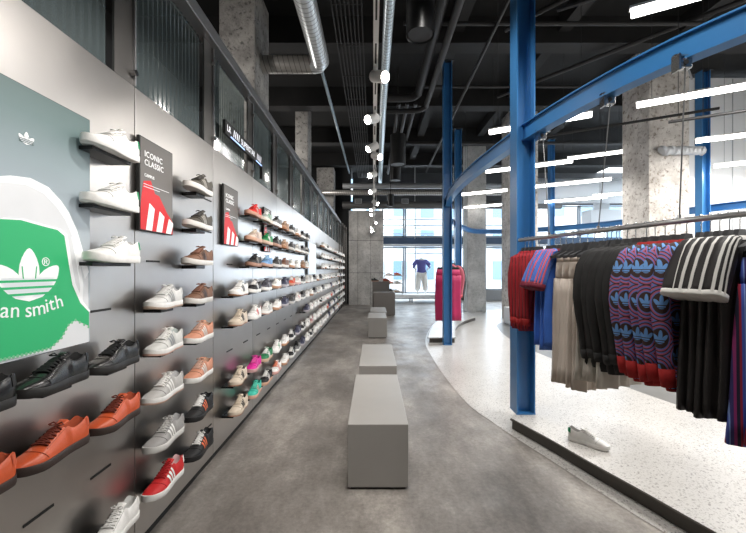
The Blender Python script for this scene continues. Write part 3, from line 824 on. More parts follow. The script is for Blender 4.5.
def shoe_poster(y0, y1, z0, z1, x, label, text=True, sc_=1):
    t = thing('poster', label, 'poster', (x, (y0+y1)/2, z0), group='dark posters with a red shoe on the shoe wall')
    W_, H_ = y1-y0, z1-z0
    MB().box((-.008, 0, H_/2), (.016, W_, H_), M_BLACK).build('backing', t)
    g = m_gradient_print('poster charcoal print', [(0, (.20, .19, .18)), (1, (.085, .078, .072))], 0, H_)
    mf = lambda u, v, h: (.001+h, (u-.5)*W_, v*H_)
    MB().prism([(.02, .01), (.99, .01), (.99, .99), (.02, .99)], g, mf, 0, .001).build('print', t)
    red = mat('poster red print', (.60, .015, .02), .5)
    MB().prism([(.02, .01), (.99, .01), (.99, .16), (.80, .25), (.55, .42), (.42, .43), (.30, .56), (.10, .53), (.04, .35), (.02, .2)], red, mf, .001, .002).build('printed_shoe', t)
    m = MB()
    for k in range(3):
        u = .16+.30*k; hh = .31-.06*k
        m.prism([(u, .012), (u+.17, .012), (u+.17+.08, hh-.05), (u+.10, hh)], MPW2, mf, .002, .003)
    m.build('printed_stripes', t)
    if text:
        m = MB(); k = W_/.33
        textmb('ICONIC', .046*k, MPW2, onwall(.0032, -.125*k, H_*.80), m, spacing=1.1, align='LEFT'); m.build('title_lettering', t); m = MB(); textmb('CLASSIC', .046*k, MPW2, onwall(.0032, -.125*k, H_*.71), m, spacing=1.1, align='LEFT'); m.build('title_lettering', t); m = MB()
        textmb('CAMPUS', .024*k, MPW2, onwall(.0032, -.125*k, H_*.585), m, align='LEFT')
        for j in range(2): m.prism([(.1, .50-.028*j), (.86-.3*j, .50-.028*j), (.86-.3*j, .505-.028*j), (.1, .505-.028*j)], MPW2, mf, .002, .003)
        m.build('caption', t)
    return t
shoe_poster(1.995, 2.325, 1.735, 2.245, -1.25, 'charcoal ICONIC CLASSIC poster with red shoe, nearest the white shoes')
shoe_poster(3.12, 3.45, 1.735, 2.245, -1.25, 'charcoal poster with red striped shoe beside the red sneaker')
shoe_poster(4.27, 4.58, 1.735, 2.245, -1.25, 'small far charcoal poster between the green sneaker and grey sneakers')
t = thing('poster', 'pale blue blank lightbox poster with black edge, far along the shoe wall', 'poster', (-1.25, 7.6, 1.43))
MB().box((-.01, -.0, .32), (.02, 1.1, .64), M_BLACK).build('backing', t)
MB().box((.004, .06, .32), (.008, .96, .63), mat('pale lit print', (.60, .68, .74), .5, emit=.5)).build('print', t)

# ------------------------------------------------------------------ railing above the panels
zt0, zt1 = 3.28, 3.38
t = thing('railing', 'steel railing with posts along the top of the shoe wall', 'railing')
MB().box((-1.275, 7.2, (zt0+zt1)/2), (.11, 17.4, zt1-zt0), M_RAILTOP, bev=.006).build('top_rail', t)
pm = MB().box((0, 0, 2.891), (.012, .15, .78), M_POST).box((-.0, .069, 2.891), (.04, .012, .78), M_RAILTOP)
pme = pm.mesh('post'); kn = MB().cyl((0, 0, 0), (.03, 0, 0), .016, M_CHROME, 12); kn.cyl((0, 0, 0), (-.02, 0, 0), .009, M_BLACK, 8); kme = kn.mesh('knob', smooth=True)
for i in range(1, NP):
    Y = seam(i)-.08
    po = link('post', pme, t, (-1.285, Y, 0)); link('knob', kme, po, (.008, .05, 2.56))
    link('knob', kme, po, (.008, .05, 3.15))
for i in range(0, NP-1):
    y0, y1 = seam(i)+.01, seam(i+1)-.17
    n = int((y1-y0)/.012); pts = []
    mb = MB(); A = []
    for k in range(n+1):
        y = y0+(y1-y0)*k/n; x = -1.31+(.005 if k % 4 in (0, 1) else -.005)
        A.append((x, y))
    mb.loft([[(x, y, 2.505), (x, y, 3.278)] for x, y in A], M_CORR, close=False)
    nb = {1: 'ribbed translucent panel above the green shoe poster', 0: 'ribbed translucent panel cut by the picture corner'}.get(i, 'ribbed translucent panel of the railing, '+ordw(i)+' one from the near end')
    o = mb.build('infill_panel', None, fixn=False); tag(o, nb, 'panel', 'ribbed translucent panels of the railing')
t = thing('end_frame', 'dark vertical bars closing the far end of the shoe wall', 'frame', (-1.23, 14.9, 0))
for k in range(5): MB().box((.02*k, -1.3+k*.62, 1.72), (.035, .035, 3.3), M_POST).build('bar', t)
# black sign on the railing
sy0, sy1, sz0, sz1, sx = 3.09, 4.10, 2.655, 2.77, -1.222
t = thing('sign', 'narrow black sign with white lettering and slashes on the railing', 'sign', (sx, (sy0+sy1)/2, sz0))
MB().box((-.012, 0, .0575), (.024, sy1-sy0, .115), M_BLACK).build('sign_board', t)
MB().box((-.012, sy1-(sy0+sy1)/2+.02, -.03), (.03, .03, .2), M_BLACK).build('bracket', t)
m = MB(); SW = mat('sign white', (.8, .8, .85), .5, emit=.6)
textmb('LR', .075, SW, onwall(.001, -.43, .035), m); m.build('lettering', t); m = MB(); textmb('SUPERSTAR', .078, SW, onwall(.001, .06, .03), m); m.build('lettering', t); m = MB()
for y0 in (-.33, .33):
    for k in range(4): m.prism([(y0+.04*k, .03), (y0+.014+.04*k, .03), (y0+.03+.04*k, .095), (y0+.016+.04*k, .095)], SW, lambda u, v, h: (h, u, v), .0005, .0015)
m.build('slashes', t)
m = MB(); SB_ = mat('blue light strip', (.35, .5, .95), .5, emit=1.5)
m.box((.001, -.22, .008), (.004, .34, .01), SB_); m.box((.001, .40, .008), (.004, .2, .01), SB_); m.build('light_strip', t)

# ------------------------------------------------------------------ benches, plinths
def bench(y0, y1, xc, label):
    t = thing('bench', label, 'bench', (xc, (y0+y1)/2, 0), group='grey box benches in a line down the aisle')
    MB().box((0, 0, .236), (.42, y1-y0, .436), M_BENCH, bev=.005).build('body', t)
    MB().box((0, 0, .011), (.38, y1-y0-.04, .022), M_BENCHB).build('recessed_base', t)
bench(2.575, 3.81, .035, 'grey box bench, nearest in the aisle')
bench(4.145, 5.35, .055, 'grey box bench just behind the nearest one')
bench(8.3, 9.35, .10, 'grey box bench, third down the aisle')
bench(9.5, 10.7, .14, 'grey box bench, farthest, touching the tall plinth view')
M_PL = mat('plinth grey', (.20, .185, .17), .5)
def plinth(x0, x1, y0, y1, h, label, m=M_PL):
    t = thing('display_plinth', label, 'plinth', ((x0+x1)/2, (y0+y1)/2, 0))
    MB().box((0, 0, h/2+.005), (x1-x0, y1-y0, h-.01), m, bev=.005).build('body', t)
    MB().box((0, 0, .006), (x1-x0-.05, y1-y0-.05, .012), M_BENCHB).build('recessed_base', t)
plinth(0.02, .74, 12.46, 13.3, .765, 'tall grey display plinth behind the aisle benches')
plinth(-.02, .60, 13.45, 14.2, 1.10, 'taller grey display plinth behind the other one')
plinth(3.75, 4.6, 9.9, 10.7, .47, 'low white display plinth behind the red striped sweaters', M_WHITEWALL)
put_shoe('black white', (.64, 12.75, .765), .4, 'black sneaker on the edge of the grey plinth', None, False)
put_shoe('orange red', (.50, 13.7, 1.10), .8, 'orange-red sneaker on the taller grey plinth', None, False)
put_shoe('black gum', (.08, 13.7, 1.10), 2.2, 'black sneaker on the near corner of the taller grey plinth', None, False)

# ------------------------------------------------------------------ clothing
HANG = mat('charcoal hanger', (.025, .025, .027), .5)
def hanger_meshes():
    b = MB(); pts = []; n = 14
    rings = []
    for k in range(n+1):
        x = -.145+.29*k/n; a = abs(x)/.145
        zt_ = -.108-.05*a**1.4; th = .05*(1-a)+.022*a; dy = .008+.012*a
        rings.append([(x, -dy, zt_-th), (x, -dy, zt_), (x, dy, zt_), (x, dy, zt_-th)])
    b.loft(rings, HANG)
    b.loft([[(-.062, -.011, -.125), (.062, -.011, -.125), (.062, .011, -.125), (-.062, .011, -.125)], [(-.03, -.011, -.06), (.03, -.011, -.06), (.03, .011, -.06), (-.03, .011, -.06)]], HANG)
    h = MB(); P = [(0, 0, -.065), (0, 0, -.005)]
    for k in range(9):
        a = -PI/2+k*PI*1.3/8; P.append((math.cos(a)*.022*1, 0, .018+.022*math.sin(a)))
    h.tube(P, .0028, M_CHROME, 6)
    return b.mesh('paddle', smooth=40), h.mesh('hook', smooth=True)
HB, HH = hanger_meshes()
def put_hanger(x, y, rz, label, group, zr=ZR):
    t = thing('clothes_hanger', label, 'hanger', (x, y, zr-.018), rz, group)
    link('paddle', HB, t); link('hook', HH, t)
def ering(cx, cz, a, b, n, fold=0, k=5, ph=0, tilt=0, y0=0):
    R = []
    for j in range(n):
        q = 2*PI*j/n; f = 1+fold*math.sin(k*q+ph)+fold*.5*math.sin((k*2+1)*q+ph*1.7)
        R.append((cx+a*math.cos(q)*(1+.25*(f-1)), y0+b*math.sin(q)*f, cz+tilt*math.cos(q)))
    return R
def garment(kind, p, seed):
    """dict of part -> MB ; local x across the shoulders, z=0 at the hanger hook base"""
    rnd = random.Random(seed); out = {}
    ph = rnd.uniform(0, 6); ln = p['len']*rnd.uniform(.975, 1.02); n = 40
    m = p['m']
    if kind == 'trousers':
        top = -.10; w = p.get('w', .17)
        body = MB()
        wb = MB().loft([ering(0, top+.0, w*.86, .022, n), ering(0, top-.05, w*.9, .025, n)], p.get('band', m))
        out['waistband'] = wb
        hipz = top-.05-.16
        R = [ering(0, top-.05, w*.9, .025, n), ering(0, top-.14, w*.98, .034, n, .06, 6, ph), ering(0, hipz+.02, w*.98, .026, n, .05, 7, ph)]
        body.loft(R, m)
        out['seat'] = body
        for s in (-1, 1):
            leg = MB(); R = []
            for k in range(8):
                a = k/7; z = hipz+.03-(ln-.29)*a
                hw = w*(.52*(1-a)+p.get('hem', .5)*a); cx = s*w*(.50+p.get('flare', .05)*a)+.008*math.sin(a*5+ph)
                R.append(ering(cx, z, hw, .034+.012*a, n//2+4, p.get('fold', .30), 4, ph+s, y0=.006*s))
            leg.loft(R, m); out['leg%d' % s] = leg
            if 'cuff' in p:
                out['cuff%d' % s] = MB().loft([ering(cx, z+.005, hw*1.02, .05, 20), ering(cx, z-.04, hw*.8, .04, 20)], p['cuff'])
        return out
    # tops
    sw = p.get('sh', .21); hw = p.get('hw', .23); dp = p.get('dp', .045)
    body = MB(); R = []
    prof_ = [(0, .055, .028), (.02, .10, .034), (.05, .16, .040), (.09, sw, .045), (.14, sw+.012, .050), (.22, sw+.015, .052)]
    for (dz, a, b) in prof_: R.append(ering(0, -.045-dz, a, b*dp/.045, n, 0))
    for k in range(1, 11):
        a = k/10; z = -.265-(ln-.265-.05)*a
        ww = (sw+.015)*(1-a)+hw*a
        R.append(ering(.006*math.sin(a*4+ph), z, ww, dp*(1.1+.25*a), n, p.get('fold', .10)*min(1, a*1.6), 6, ph+a*.6, tilt=p.get('tilt', 0)*a))
    body.loft(R, m, cap0=False); out['body'] = body
    if p.get('hem'):
        z = R[-1][0][2]
        out['hem_band'] = MB().loft([ering(.0, z+.055, hw*1.01, dp*1.42, n), ering(0, z+.02, hw*1.03, dp*1.45, n), ering(0, z-.02, hw*.96, dp*1.25, n)], p['hem'])
    cb = MB().loft([ering(0, -.058, .075, .036, 20), ering(0, -.036, .062, .03, 20), ering(0, -.034, .052, .022, 20), ering(0, -.06, .05, .02, 20)], p.get('collar', m), cap0=False, cap1=False)
    out['collar'] = cb
    for s in (-1, 1):
        sl = MB(); R = []
        if p['sleeve'] == 'long':
            so = p.get('so', 1.0); zz_ = ln*.83/.80
            path = [(sw-.07, -.075, .030, .05), (sw-.01, -.115, .050, .056), (sw+.035*so, -.19, .053, .054), (sw+.062*so, -.30*zz_, .050, .05), (sw+.072*so, -.42*zz_, .047, .048), (sw+.062*so, -.54*zz_, .044, .044), (sw+.045*so, -.66*zz_, .040, .04), (sw+.03*so, -.80*zz_, .036, .036)]
        else:
            path = [(.06, -.052, .022, .036), (.11, -.068, .034, .045), (sw-.02, -.105, .048, .05), (sw+.015, -.17, .056, .054), (sw+.05, -.25, .06, .055), (sw+.08, -.335, .062, .056)]
        nn = len(path)
        for i, (x, z, r, dy) in enumerate(path):
            a = path[min(i+1, nn-1)]; b = path[max(i-1, 0)]
            tx, tz = a[0]-b[0], a[1]-b[1]; L = math.hypot(tx, tz); nx, nz = -tz/L, tx/L     # normal pointing outwards/up
            if nx*1+nz*.3 < 0: nx, nz = -nx, -nz
            ring = []
            for j in range(20):
                q = 2*PI*j/20; f = 1+(.10*math.sin(3*q+ph+i*.8) if i > 1 else 0)
                ring.append((s*(x+nx*r*math.cos(q)*f), dy*math.sin(q)*f, z+nz*r*math.cos(q)*f))
            R.append(ring)
        R2 = []
        for i in range(nn-1):
            for k in range(3):
                q = k/3; R2.append([tuple(Vector(a).lerp(Vector(b), q)) for a, b in zip(R[i], R[i+1])])
        R2.append(R[-1]); sl.loft(R2, m); out['sleeve%d' % s] = sl
        if p.get('cuff'):
            e = [Vector(v) for v in R2[-1]]; c = sum(e, Vector())/20; e0 = [c+(v-c)*1.03 for v in e]
            d = (c-sum((Vector(v) for v in R2[-4]), Vector())/20).normalized()
            cl = p.get('cufflen', .06); k0 = p.get('cuffk', .85)
            out['cuff%d' % s] = MB().loft([[tuple(v-d*.008) for v in e0], [tuple(v+d*cl*.5) for v in e0], [tuple(c+(v-c)*k0+d*cl) for v in e0]], p['cuff'])
        if p.get('stripes'):
            # three bands running down the outside of the sleeve, wrapping it
            for k, js in enumerate(p.get('sj', ((-5.6, -4.6), (-3.9, -2.9), (-2.2, -1.2)))):
                st = MB()
                g = []
                for r_ in R2[1:]:
                    def at(jf, r_=r_):
                        jf = jf % 20; i = int(jf); q = jf-i; return Vector(r_[i]).lerp(Vector(r_[(i+1) % 20]), q)
                    c = sum((Vector(v) for v in r_), Vector())/20
                    g.append([c+(at(js[0]+(js[1]-js[0])*u)-c)*1.045 for u in (0, .33, .66, 1)])
                st.loft(g, p['stripes'], close=False); out['stripe%d%d' % (k, s)] = st
    return out
M_PAT = m_knit_pattern()
M_REDST = m_stripes('red striped knit', [(0, (.34, .008, .016)), (.62, (.06, .006, .01)), (.85, (.42, .02, .03))], .036)
M_MULTI = m_stripes('multicoloured stripe knit', [(0, (.015, .012, .04)), (.2, (.35, .02, .05)), (.34, (.06, .10, .45)), (.52, (.20, .30, .62)), (.6, (.04, .03, .15)), (.82, (.3, .03, .16))], .075)
M_BLUEF = mat('royal blue fabric', (.04, .15, .58), .55, 0, .1, 10, .2, 60, sheen=.2)
M_BEIGE = mat('beige fabric', (.62, .54, .47), .75, 0, .06, 8, .2, 80)
M_SHEER = mat('pale stone fabric', (.58, .54, .48), .7, 0, .06, 8, .2, 80)
M_BLACKF = mat('black jersey', (.011, .0105, .0105), .8, 0, .2, 6, .3, 40)
M_BLACKT = mat('black satin tee', (.012, .009, .0085), .6, 0, .2, 6, .2, 30)
M_REDK = mat('red rib knit', (.36, .012, .012), .85, 0, .12, 40, .3, 120)
M_BURG = mat('burgundy cuff', (.16, .01, .03), .8)
M_WHITEF = mat('white fabric', (.74, .72, .68), .8, 0, .04, 10)
M_PINK = mat('magenta fabric', (.46, .010, .095), .6, 0, .12, 5, .2, 40, sheen=.2)
M_PINKL = mat('pink red stripe', (.62, .10, .12), .7)
GP = {
 'red': ('top', dict(m=M_REDST, len=.79, sleeve='long', so=.25, sh=.115, hw=.15, dp=.034, hem=M_BURG, cuff=M_REDK, fold=.2)),
 'blue': ('top', dict(m=M_BLUEF, len=.92, sleeve='short', sh=.14, hw=.155, dp=.034, sj=((-4.3, -3.6), (-2.9, -2.2), (-1.5, -.8)), cuff=M_BURG, cufflen=.035, cuffk=1, stripes=M_PINKL, collar=M_BURG, fold=.16)),
 'beige': ('trousers', dict(m=M_BEIGE, len=1.12, w=.105, hem=.72, flare=.1, fold=.5)),
 'sheer': ('trousers', dict(m=M_SHEER, len=1.02, w=.13, fold=.4, hem=.8, flare=.1)),
 'black': ('top', dict(m=M_BLACKF, len=.93, sleeve='long', sh=.135, hw=.165, dp=.042, hem=M_BLACKF, cuff=M_BLACKF, fold=.15)),
 'pattern': ('top', dict(m=M_PAT, len=.93, sleeve='long', sh=.145, hw=.165, dp=.04, hem=M_REDK, cuff=M_REDK, collar=M_REDK, fold=.06, cufflen=.10)),
 'tee': ('top', dict(m=M_BLACKT, len=1.02, sleeve='short', sh=.16, hw=.20, dp=.042, sj=((-4.3, -3.6), (-2.9, -2.2), (-1.5, -.8)), cuff=M_WHITEF, cufflen=.02, cuffk=1, stripes=M_WHITEF, collar=M_WHITEF, fold=.18)),
 'multi': ('trousers', dict(m=M_MULTI, len=1.06, w=.14, hem=.72, flare=.42, fold=.2, band=M_BLACKF)),
 'magenta': ('trousers', dict(m=M_PINK, len=1.30, w=.27, hem=.48, flare=.06, band=M_BLACKF)),
 'darkjacket': ('top', dict(m=mat('charcoal jersey', (.05, .04, .045), .7), len=1.0, sleeve='long', sh=.2, hw=.2, hem=M_BLACKF, cuff=M_BLACKF)),
 'pinktop': ('top', dict(m=mat('rose fabric', (.50, .12, .16), .7), len=.9, sleeve='long', sh=.2, hw=.2, cuff=M_PINKL)),
}
gcache = {}
GN = {'red': 'knit_sweater', 'blue': 'jersey_tee', 'beige': 'track_trousers', 'sheer': 'track_trousers', 'black': 'sweatshirt', 'pattern': 'knit_sweater', 'tee': 'striped_tee', 'multi': 'knit_trousers', 'magenta': 'track_trousers', 'darkjacket': 'sweatshirt', 'pinktop': 'sweatshirt'}
GL = {'red': 'red and black striped sweater', 'blue': 'royal blue tee with red-edged sleeves', 'beige': 'long beige trousers', 'sheer': 'pale stone trousers', 'black': 'black sweatshirt', 'pattern': 'blue trefoil patterned sweater with red hem', 'tee': 'black tee with white sleeve stripes', 'multi': 'multicoloured striped wide trousers', 'magenta': 'magenta wide trousers', 'darkjacket': 'charcoal sweatshirt', 'pinktop': 'rose long-sleeved top'}
GC = {'red': 'sweater', 'blue': 't-shirt', 'beige': 'trousers', 'sheer': 'trousers', 'black': 'sweatshirt', 'pattern': 'sweater', 'tee': 't-shirt', 'multi': 'trousers', 'magenta': 'trousers', 'darkjacket': 'sweatshirt', 'pinktop': 'top'}
def put_garment(kind, x, y, rz, idx, tot, zr=ZR, where=None):
    v = idx % 3
    if (kind, v) not in gcache:
        k, p = GP[kind]; d = garment(k, p, 100*v+len(kind)); ps = []
        for nm, mb in d.items():
            q = nm.rstrip('-0123456789').rstrip('-')
            ps.append((q, mb.mesh(q, smooth='full' if q != 'hem_band' else 60)))
        gcache[(kind, v)] = ps
    lab = GL[kind]+', '+(where or (ordw(idx+1)+' of '+str(tot)+' counted from the big blue post' if tot > 1 else 'hanging behind the magenta trousers'))
    t = thing(GN[kind], lab, GC[kind], (x, y, zr-.078), rz, GL[kind]+'s on the rail' if tot > 1 else None)
    for nm, me in gcache[(kind, v)]: link(nm, me, t)
    put_hanger(x, y, rz, 'hanger of the '+(ordw(idx+1)+' ' if tot > 1 else '')+GL[kind]+(' from the big blue post' if tot > 1 and not where else (', '+where if where else '')), 'charcoal hangers on the clothing rails', zr)
def rail_at(path, Y):
    for a, b in zip(path, path[1:]):
        if (a.y-Y)*(b.y-Y) <= 0 and a.y != b.y:
            q = (Y-a.y)/(b.y-a.y); p = a.lerp(b, q); d = (b-a).normalized(); d = -d if d.y > 0 else d
            return p.x, math.atan2(d.x, -d.y)
    return path[0].x, 0
def run(kind, ys, off=0):
    for i, Y in enumerate(ys):
        X, rz = rail_at(rp, Y)
        put_garment(kind, X, Y, rz+random.uniform(-.05, .05)+off, i, len(ys))
run('red', [3.55, 3.505, 3.46, 3.415, 3.37])
run('blue', [3.24, 3.18, 3.12])
run('beige', [3.06, 2.99, 2.92, 2.85])
run('sheer', [2.79, 2.71, 2.61])
run('black', [2.71, 2.65, 2.59, 2.53, 2.47])
run('pattern', [2.40, 2.345, 2.285, 2.23, 2.17])
run('tee', [2.10, 2.06, 2.02, 1.98, 1.94])
run('multi', [1.86, 1.79], -.30)
for i, (Y, k) in enumerate(((8.15, 'magenta'), (8.5, 'pinktop'), (8.9, 'darkjacket'))):
    X, rz = rail_at(rp2, Y); put_garment(k, X+(.0 if i == 0 else .06), Y, 0 if i == 0 else .2, 0, 1, ZR-.05, 'hanging behind the second blue post' if i == 0 else None)

# ------------------------------------------------------------------ lights
def led_bar(x0, y0, x1, y1, z, label, wires=True):
    d = Vector((x1-x0, y1-y0, 0)); L = d.length; rz = math.atan2(d.y, d.x)
    t = thing('linear_light', label, 'light', ((x0+x1)/2, (y0+y1)/2, z), rz, 'suspended linear lights')
    MB().box((0, 0, .036), (L, .06, .022), M_WHITEMET).build('housing', t)
    MB().box((0, 0, -.008), (L-.02, .052, .066), M_LED, bev=.01).build('diffuser', t)
    if wires:
        for k in (-.4, .4): MB().cyl((L*k, 0, .047), (L*k, 0, 6.28-z), .003, M_PIPE, 5).build('wire', t)
ZL = 3.75
bars = [((2.23, 3.24), 'topmost linear light, in front of the pale column'), ((3.55, 5.04), 'long linear light crossing the pale column and first cable'), ((5.57, 6.45), 'linear light before the white partition, upper of two'), ((7.3, 8.0), 'linear light before the white partition, lower of two'),
        ((1.87, 6.03), 'linear light seen through the curve beside the big post'), ((4.84, 9.3), 'linear light with left end right of the big post, touching the column'), ((2.6, 11.0), 'short linear light low left behind the farther posts'),
        ((3.24, 13.3), 'linear light lowest, in front of the grey column'), ((2.55, 8.45), 'linear light just under the curved beam, left of the big post'), ((4.3, 9.96), 'linear light right of the big post over pale ducts'), ((5.6, 12.2), 'small linear light right of the big post, deep in the shop'), ((6.6, 11.2), 'linear light meeting the left edge of the pale column')]
for k, ((x, y), lab) in enumerate(bars):
    L = 1.75 if k != 6 and k != 7 else 1.3
    if k == 4: L = 1.45
    if k == 5: L = 1.2
    led_bar(x, y, x+L*.874, y-L*.486, ZL if k != 5 else 4.30, lab)
led_bar(4.9, 3.9, 6.4, 3.1, ZL, 'added unseen linear light out past the right side above the striped trousers')  # added out of view for extra light from the right
led_bar(3.2, 1.4, 4.7, .6, ZL, 'added unseen linear light overhead beside the viewer')  # also added out of view, for more light near the viewer
# dark unistrut running with the bars
for (x0, y0, x1, y1, z, lab) in ((1.9, 3.85, 3.4, 2.95, 4.2, 'dark ceiling strut reaching the topmost linear light'), (4.2, 5.3, 6.4, 4.1, 3.62, 'dark strut beneath the long linear light'), (2.4, 7.2, 5.2, 5.6, 3.95, 'dark strut crossing behind the curved beam')):
    t = thing('ceiling_strut', lab, 'strut'); MB().cyl((x0, y0, z), (x1, y1, z), .022, M_PIPE, 6).build('bar', t)
    for q in (.15, .85): MB().cyl((x0+(x1-x0)*q, y0+(y1-y0)*q, z), (x0+(x1-x0)*q, y0+(y1-y0)*q, 6.28), .005, M_PIPE, 5).build('rod', t)

# track with spot lamps
ZT = 3.09
t = thing('lighting_track', 'long white lighting track running down the aisle ceiling', 'lighting track', (.02, 8.8, ZT))
MB().box((0, 0, 0), (.036, 14.6, .035), M_WHITEMET).build('track', t)
sm = MB()
for k in range(30): sm.box((.0, -7.1+k*.49, -.018), (.012, .25, .002), M_BLACK)
sm.build('contact_slots', t)
MB().box((0, 0, .10), (.02, 14.6, .02), M_WHITEMET).build('upper_rail', t)
for k in range(8): MB().cyl((0, -6.6+k*1.9, .10), (0, -6.6+k*1.9, 6.28-ZT), .006, M_PIPE, 6).build('rod', t)
lh = MB().cyl((0, 0, .08), (0, 0, -.06), .045, M_WHITEMET, 18); lhm = lh.mesh('lamp_head', smooth=40)
lnm = MB().cyl((0, 0, -.0605), (0, 0, -.063), .038, M_LAMP, 18).mesh('lens')
arm = MB().box((0, 0, .0), (.03, .08, .03), M_WHITEMET, bev=.004).cyl((0, 0, -.01), (0, 0, -.07), .01, M_WHITEMET, 8).mesh('arm', smooth=40)
def lamp_label(k): return 'white spot lamp, '+ordw(k+1)+' along the aisle lighting track'
LY = [.9, 1.9, 2.85, 3.65, 4.5, 4.85, 5.8, 7.0, 8.2, 9.1, 9.9, 11.6, 12.9, 14.2]
for k, Y in enumerate(LY):
    if k < 2: continue
    t = thing('spot_lamp', 'white spot lamp, '+ordw(k-1)+' along the aisle lighting track', 'lamp', (.02, Y, ZT-.018), 0, 'spot lamps on the aisle lighting track')
    link('arm', arm, t)
    sgn = 1 if k % 3 == 2 else -1
    h = link('lamp_head', lhm, t, (sgn*.035, 0, -.075)); h.rotation_euler = (-.75 if k % 4 else -.4, -1.0 if sgn < 0 else 1.0, 0)
    h.rotation_euler = Vector((h.rotation_euler[0], -h.rotation_euler[1], 0))
    l = link('lens', lnm, h)
def spot(loc_, target, energy, size=1.4, blend=.6, col=(1, .95, .9), r=.05):
    L = bpy.data.lights.new('spot_light', 'SPOT'); L.energy = energy; L.spot_size = size; L.spot_blend = blend; L.color = col; L.shadow_soft_size = r
    o = bpy.data.objects.new('spot_light', L); C.objects.link(o); o.location = loc_
    d = Vector(target)-Vector(loc_); o.rotation_euler = d.to_track_quat('-Z', 'Y').to_euler()
    return o
for k, Y in enumerate(LY):
    spot((-.08, Y, ZT-.14), (-1.2, Y+.35, 1.35), 42 if Y < 3 else 22, 1.9)
    if k % 3 == 2: spot((.15, Y, ZT-.14), (1.2, Y, .2), 25, 1.6)

spot((.0, 13.2, ZT-.14), (-.3, 16.2, 2.0), 60, 1.5)  # added spot brightening the far concrete wall, without a lamp body
def area(loc_, target, energy, sx, sy, col=(1, 1, 1)):
    L = bpy.data.lights.new('area_light', 'AREA'); L.shape = 'RECTANGLE'; L.size = sx; L.size_y = sy; L.energy = energy; L.color = col  # serves window daylight, the linear lights and an added side fill
    o = bpy.data.objects.new('area_light', L); C.objects.link(o); o.location = loc_
    d = Vector(target)-Vector(loc_); o.rotation_euler = d.to_track_quat('-Z', 'Y').to_euler()
    return o

# ------------------------------------------------------------------ ceiling services
def pipe(name, pts, r, m, label, cat='pipe', parts=None, seg=16):
    t = thing(name, label, cat)
    MB().tube(pts, r, m, seg).build('tube', t, smooth=50)
    return t
d1 = pipe('spiral_duct', [(-.90, -.5, 5.1), (-.90, 6.3, 5.1)], .148, M_DUCT, 'large bright spiral duct running overhead to an elbow', 'duct', seg=24)
MB().tube([(-.90, 6.25, 5.1), (-.905, 6.38, 5.1), (-.95, 6.47, 5.1), (-1.05, 6.5, 5.1)], .152, M_DUCT, 24).build('elbow', d1, smooth=True)
MB().tube([(-1.05, 6.5, 5.1), (-1.925, 6.5, 5.1)], .148, M_DUCTX, 24).build('cross_run', d1, smooth=50)
pipe('spiral_duct', [(.22, -.5, 5.1), (.22, 8, 5.1), (.30, 15.7, 5.1)], .075, M_DUCTB, 'slim pale spiral duct parallel to the lighting track', 'duct')
pipe('ceiling_pipe', [(-1.0, 7.3, 5.42), (-.95, 15, 5.42)], .035, mat('bluish pipe', (.22, .28, .32), .4, .5), 'thin bluish pipe receding past the second dark column')
t = thing('cable_tray', 'wide dark ribbed tray under the ceiling between the ducts', 'cable tray')
m = MB()
for k in range(8): m.box((-.60+k*.062, 7.5, 5.35), (.02, 16, .03), M_PIPE)
m.build('runners', t)
m = MB()
for k in range(16): m.box((-.385, .4+k, 5.37), (.46, .03, .012), M_PIPE)
m.build('rungs', t)
def beam(name, c, d, label, m=M_BEAM): return struct(name, MB().box(c, d, m), label, 'beam')
for k, y in enumerate((2.2, 4.6, 7.2, 9.9, 12.7, 15.4)):
    beam('ceiling_beam', (3, y, 6.05), (15.8, .35, .5), 'dark ceiling beam crossing the shop, '+ordw(k+1)+' from the viewer')
for k, x in enumerate((1.6, 3.6, 5.9)):
    beam('ceiling_beam', (x, 8.6, 6.15), (.22, 15, .28), 'dark lengthwise ceiling beam, '+ordw(k+1)+' from the aisle')
def hpipe(x0, x1, y, z, r, m, label, name='ceiling_pipe', cat='pipe'): return pipe(name, [(x0, y, z), (x1, y, z)], r, m, label, cat)
hpipe(-1.2, 5.5, 14.8, 4.85, .11, M_GREYPIPE, 'silver crosswise duct far down the aisle, upper one', 'cross_duct', 'duct')
hpipe(-2.5, 9, 14.6, 4.55, .10, M_DUCTX, 'silver crosswise duct far down the aisle, lower one', 'cross_duct', 'duct')
hpipe(-1.3, 8, 15.9, 4.28, .16, mat('dull duct', (.16, .155, .15), .5, .4), 'broad dull crosswise duct above the concrete wall', 'cross_duct', 'duct')
for k, x in enumerate((-.62, 1.35)):
    t = thing('vent_grille', 'rectangular vent grille on the broad far duct, '+('above the concrete wall' if k == 0 else 'above the shop window'), 'vent', (x, 15.7, 4.42))
    MB().box((0, .0, 0), (.30, .03, .20), M_GREYPIPE).build('frame', t)
    m = MB()
    for j in range(4): m.box((0, -.017, -.06+j*.04), (.24, .01, .02), M_BLACK)
    m.build('slats', t)
hpipe(1.0, 6, 8.3, 5.6, .03, M_PIPE, 'thin dark pipe crossing behind the second blue post')
hpipe(.5, 7, 6.1, 5.55, .035, M_PIPE, 'thin dark pipe crossing in front of the second blue post')
hpipe(.9, 9, 11.4, 5.4, .05, M_PIPE, 'dark pipe crossing deep under the ceiling')
pipe('ceiling_pipe', catmull([(.12, 8.3, 5.35), (.7, 8.3, 5.35), (.95, 8.2, 5.37), (1.0, 7.6, 5.4), (1.0, 3, 5.4)], 6), .085, M_PIPE, 'dark bent pipe turning beside the black pendant lamp')
pipe('ceiling_pipe', catmull([(.12, 8.75, 5.25), (.9, 8.75, 5.25), (1.18, 8.6, 5.27), (1.22, 8.0, 5.3), (1.22, 3, 5.3)], 6), .06, M_PIPE, 'slimmer dark bent pipe beside the thick bent one')
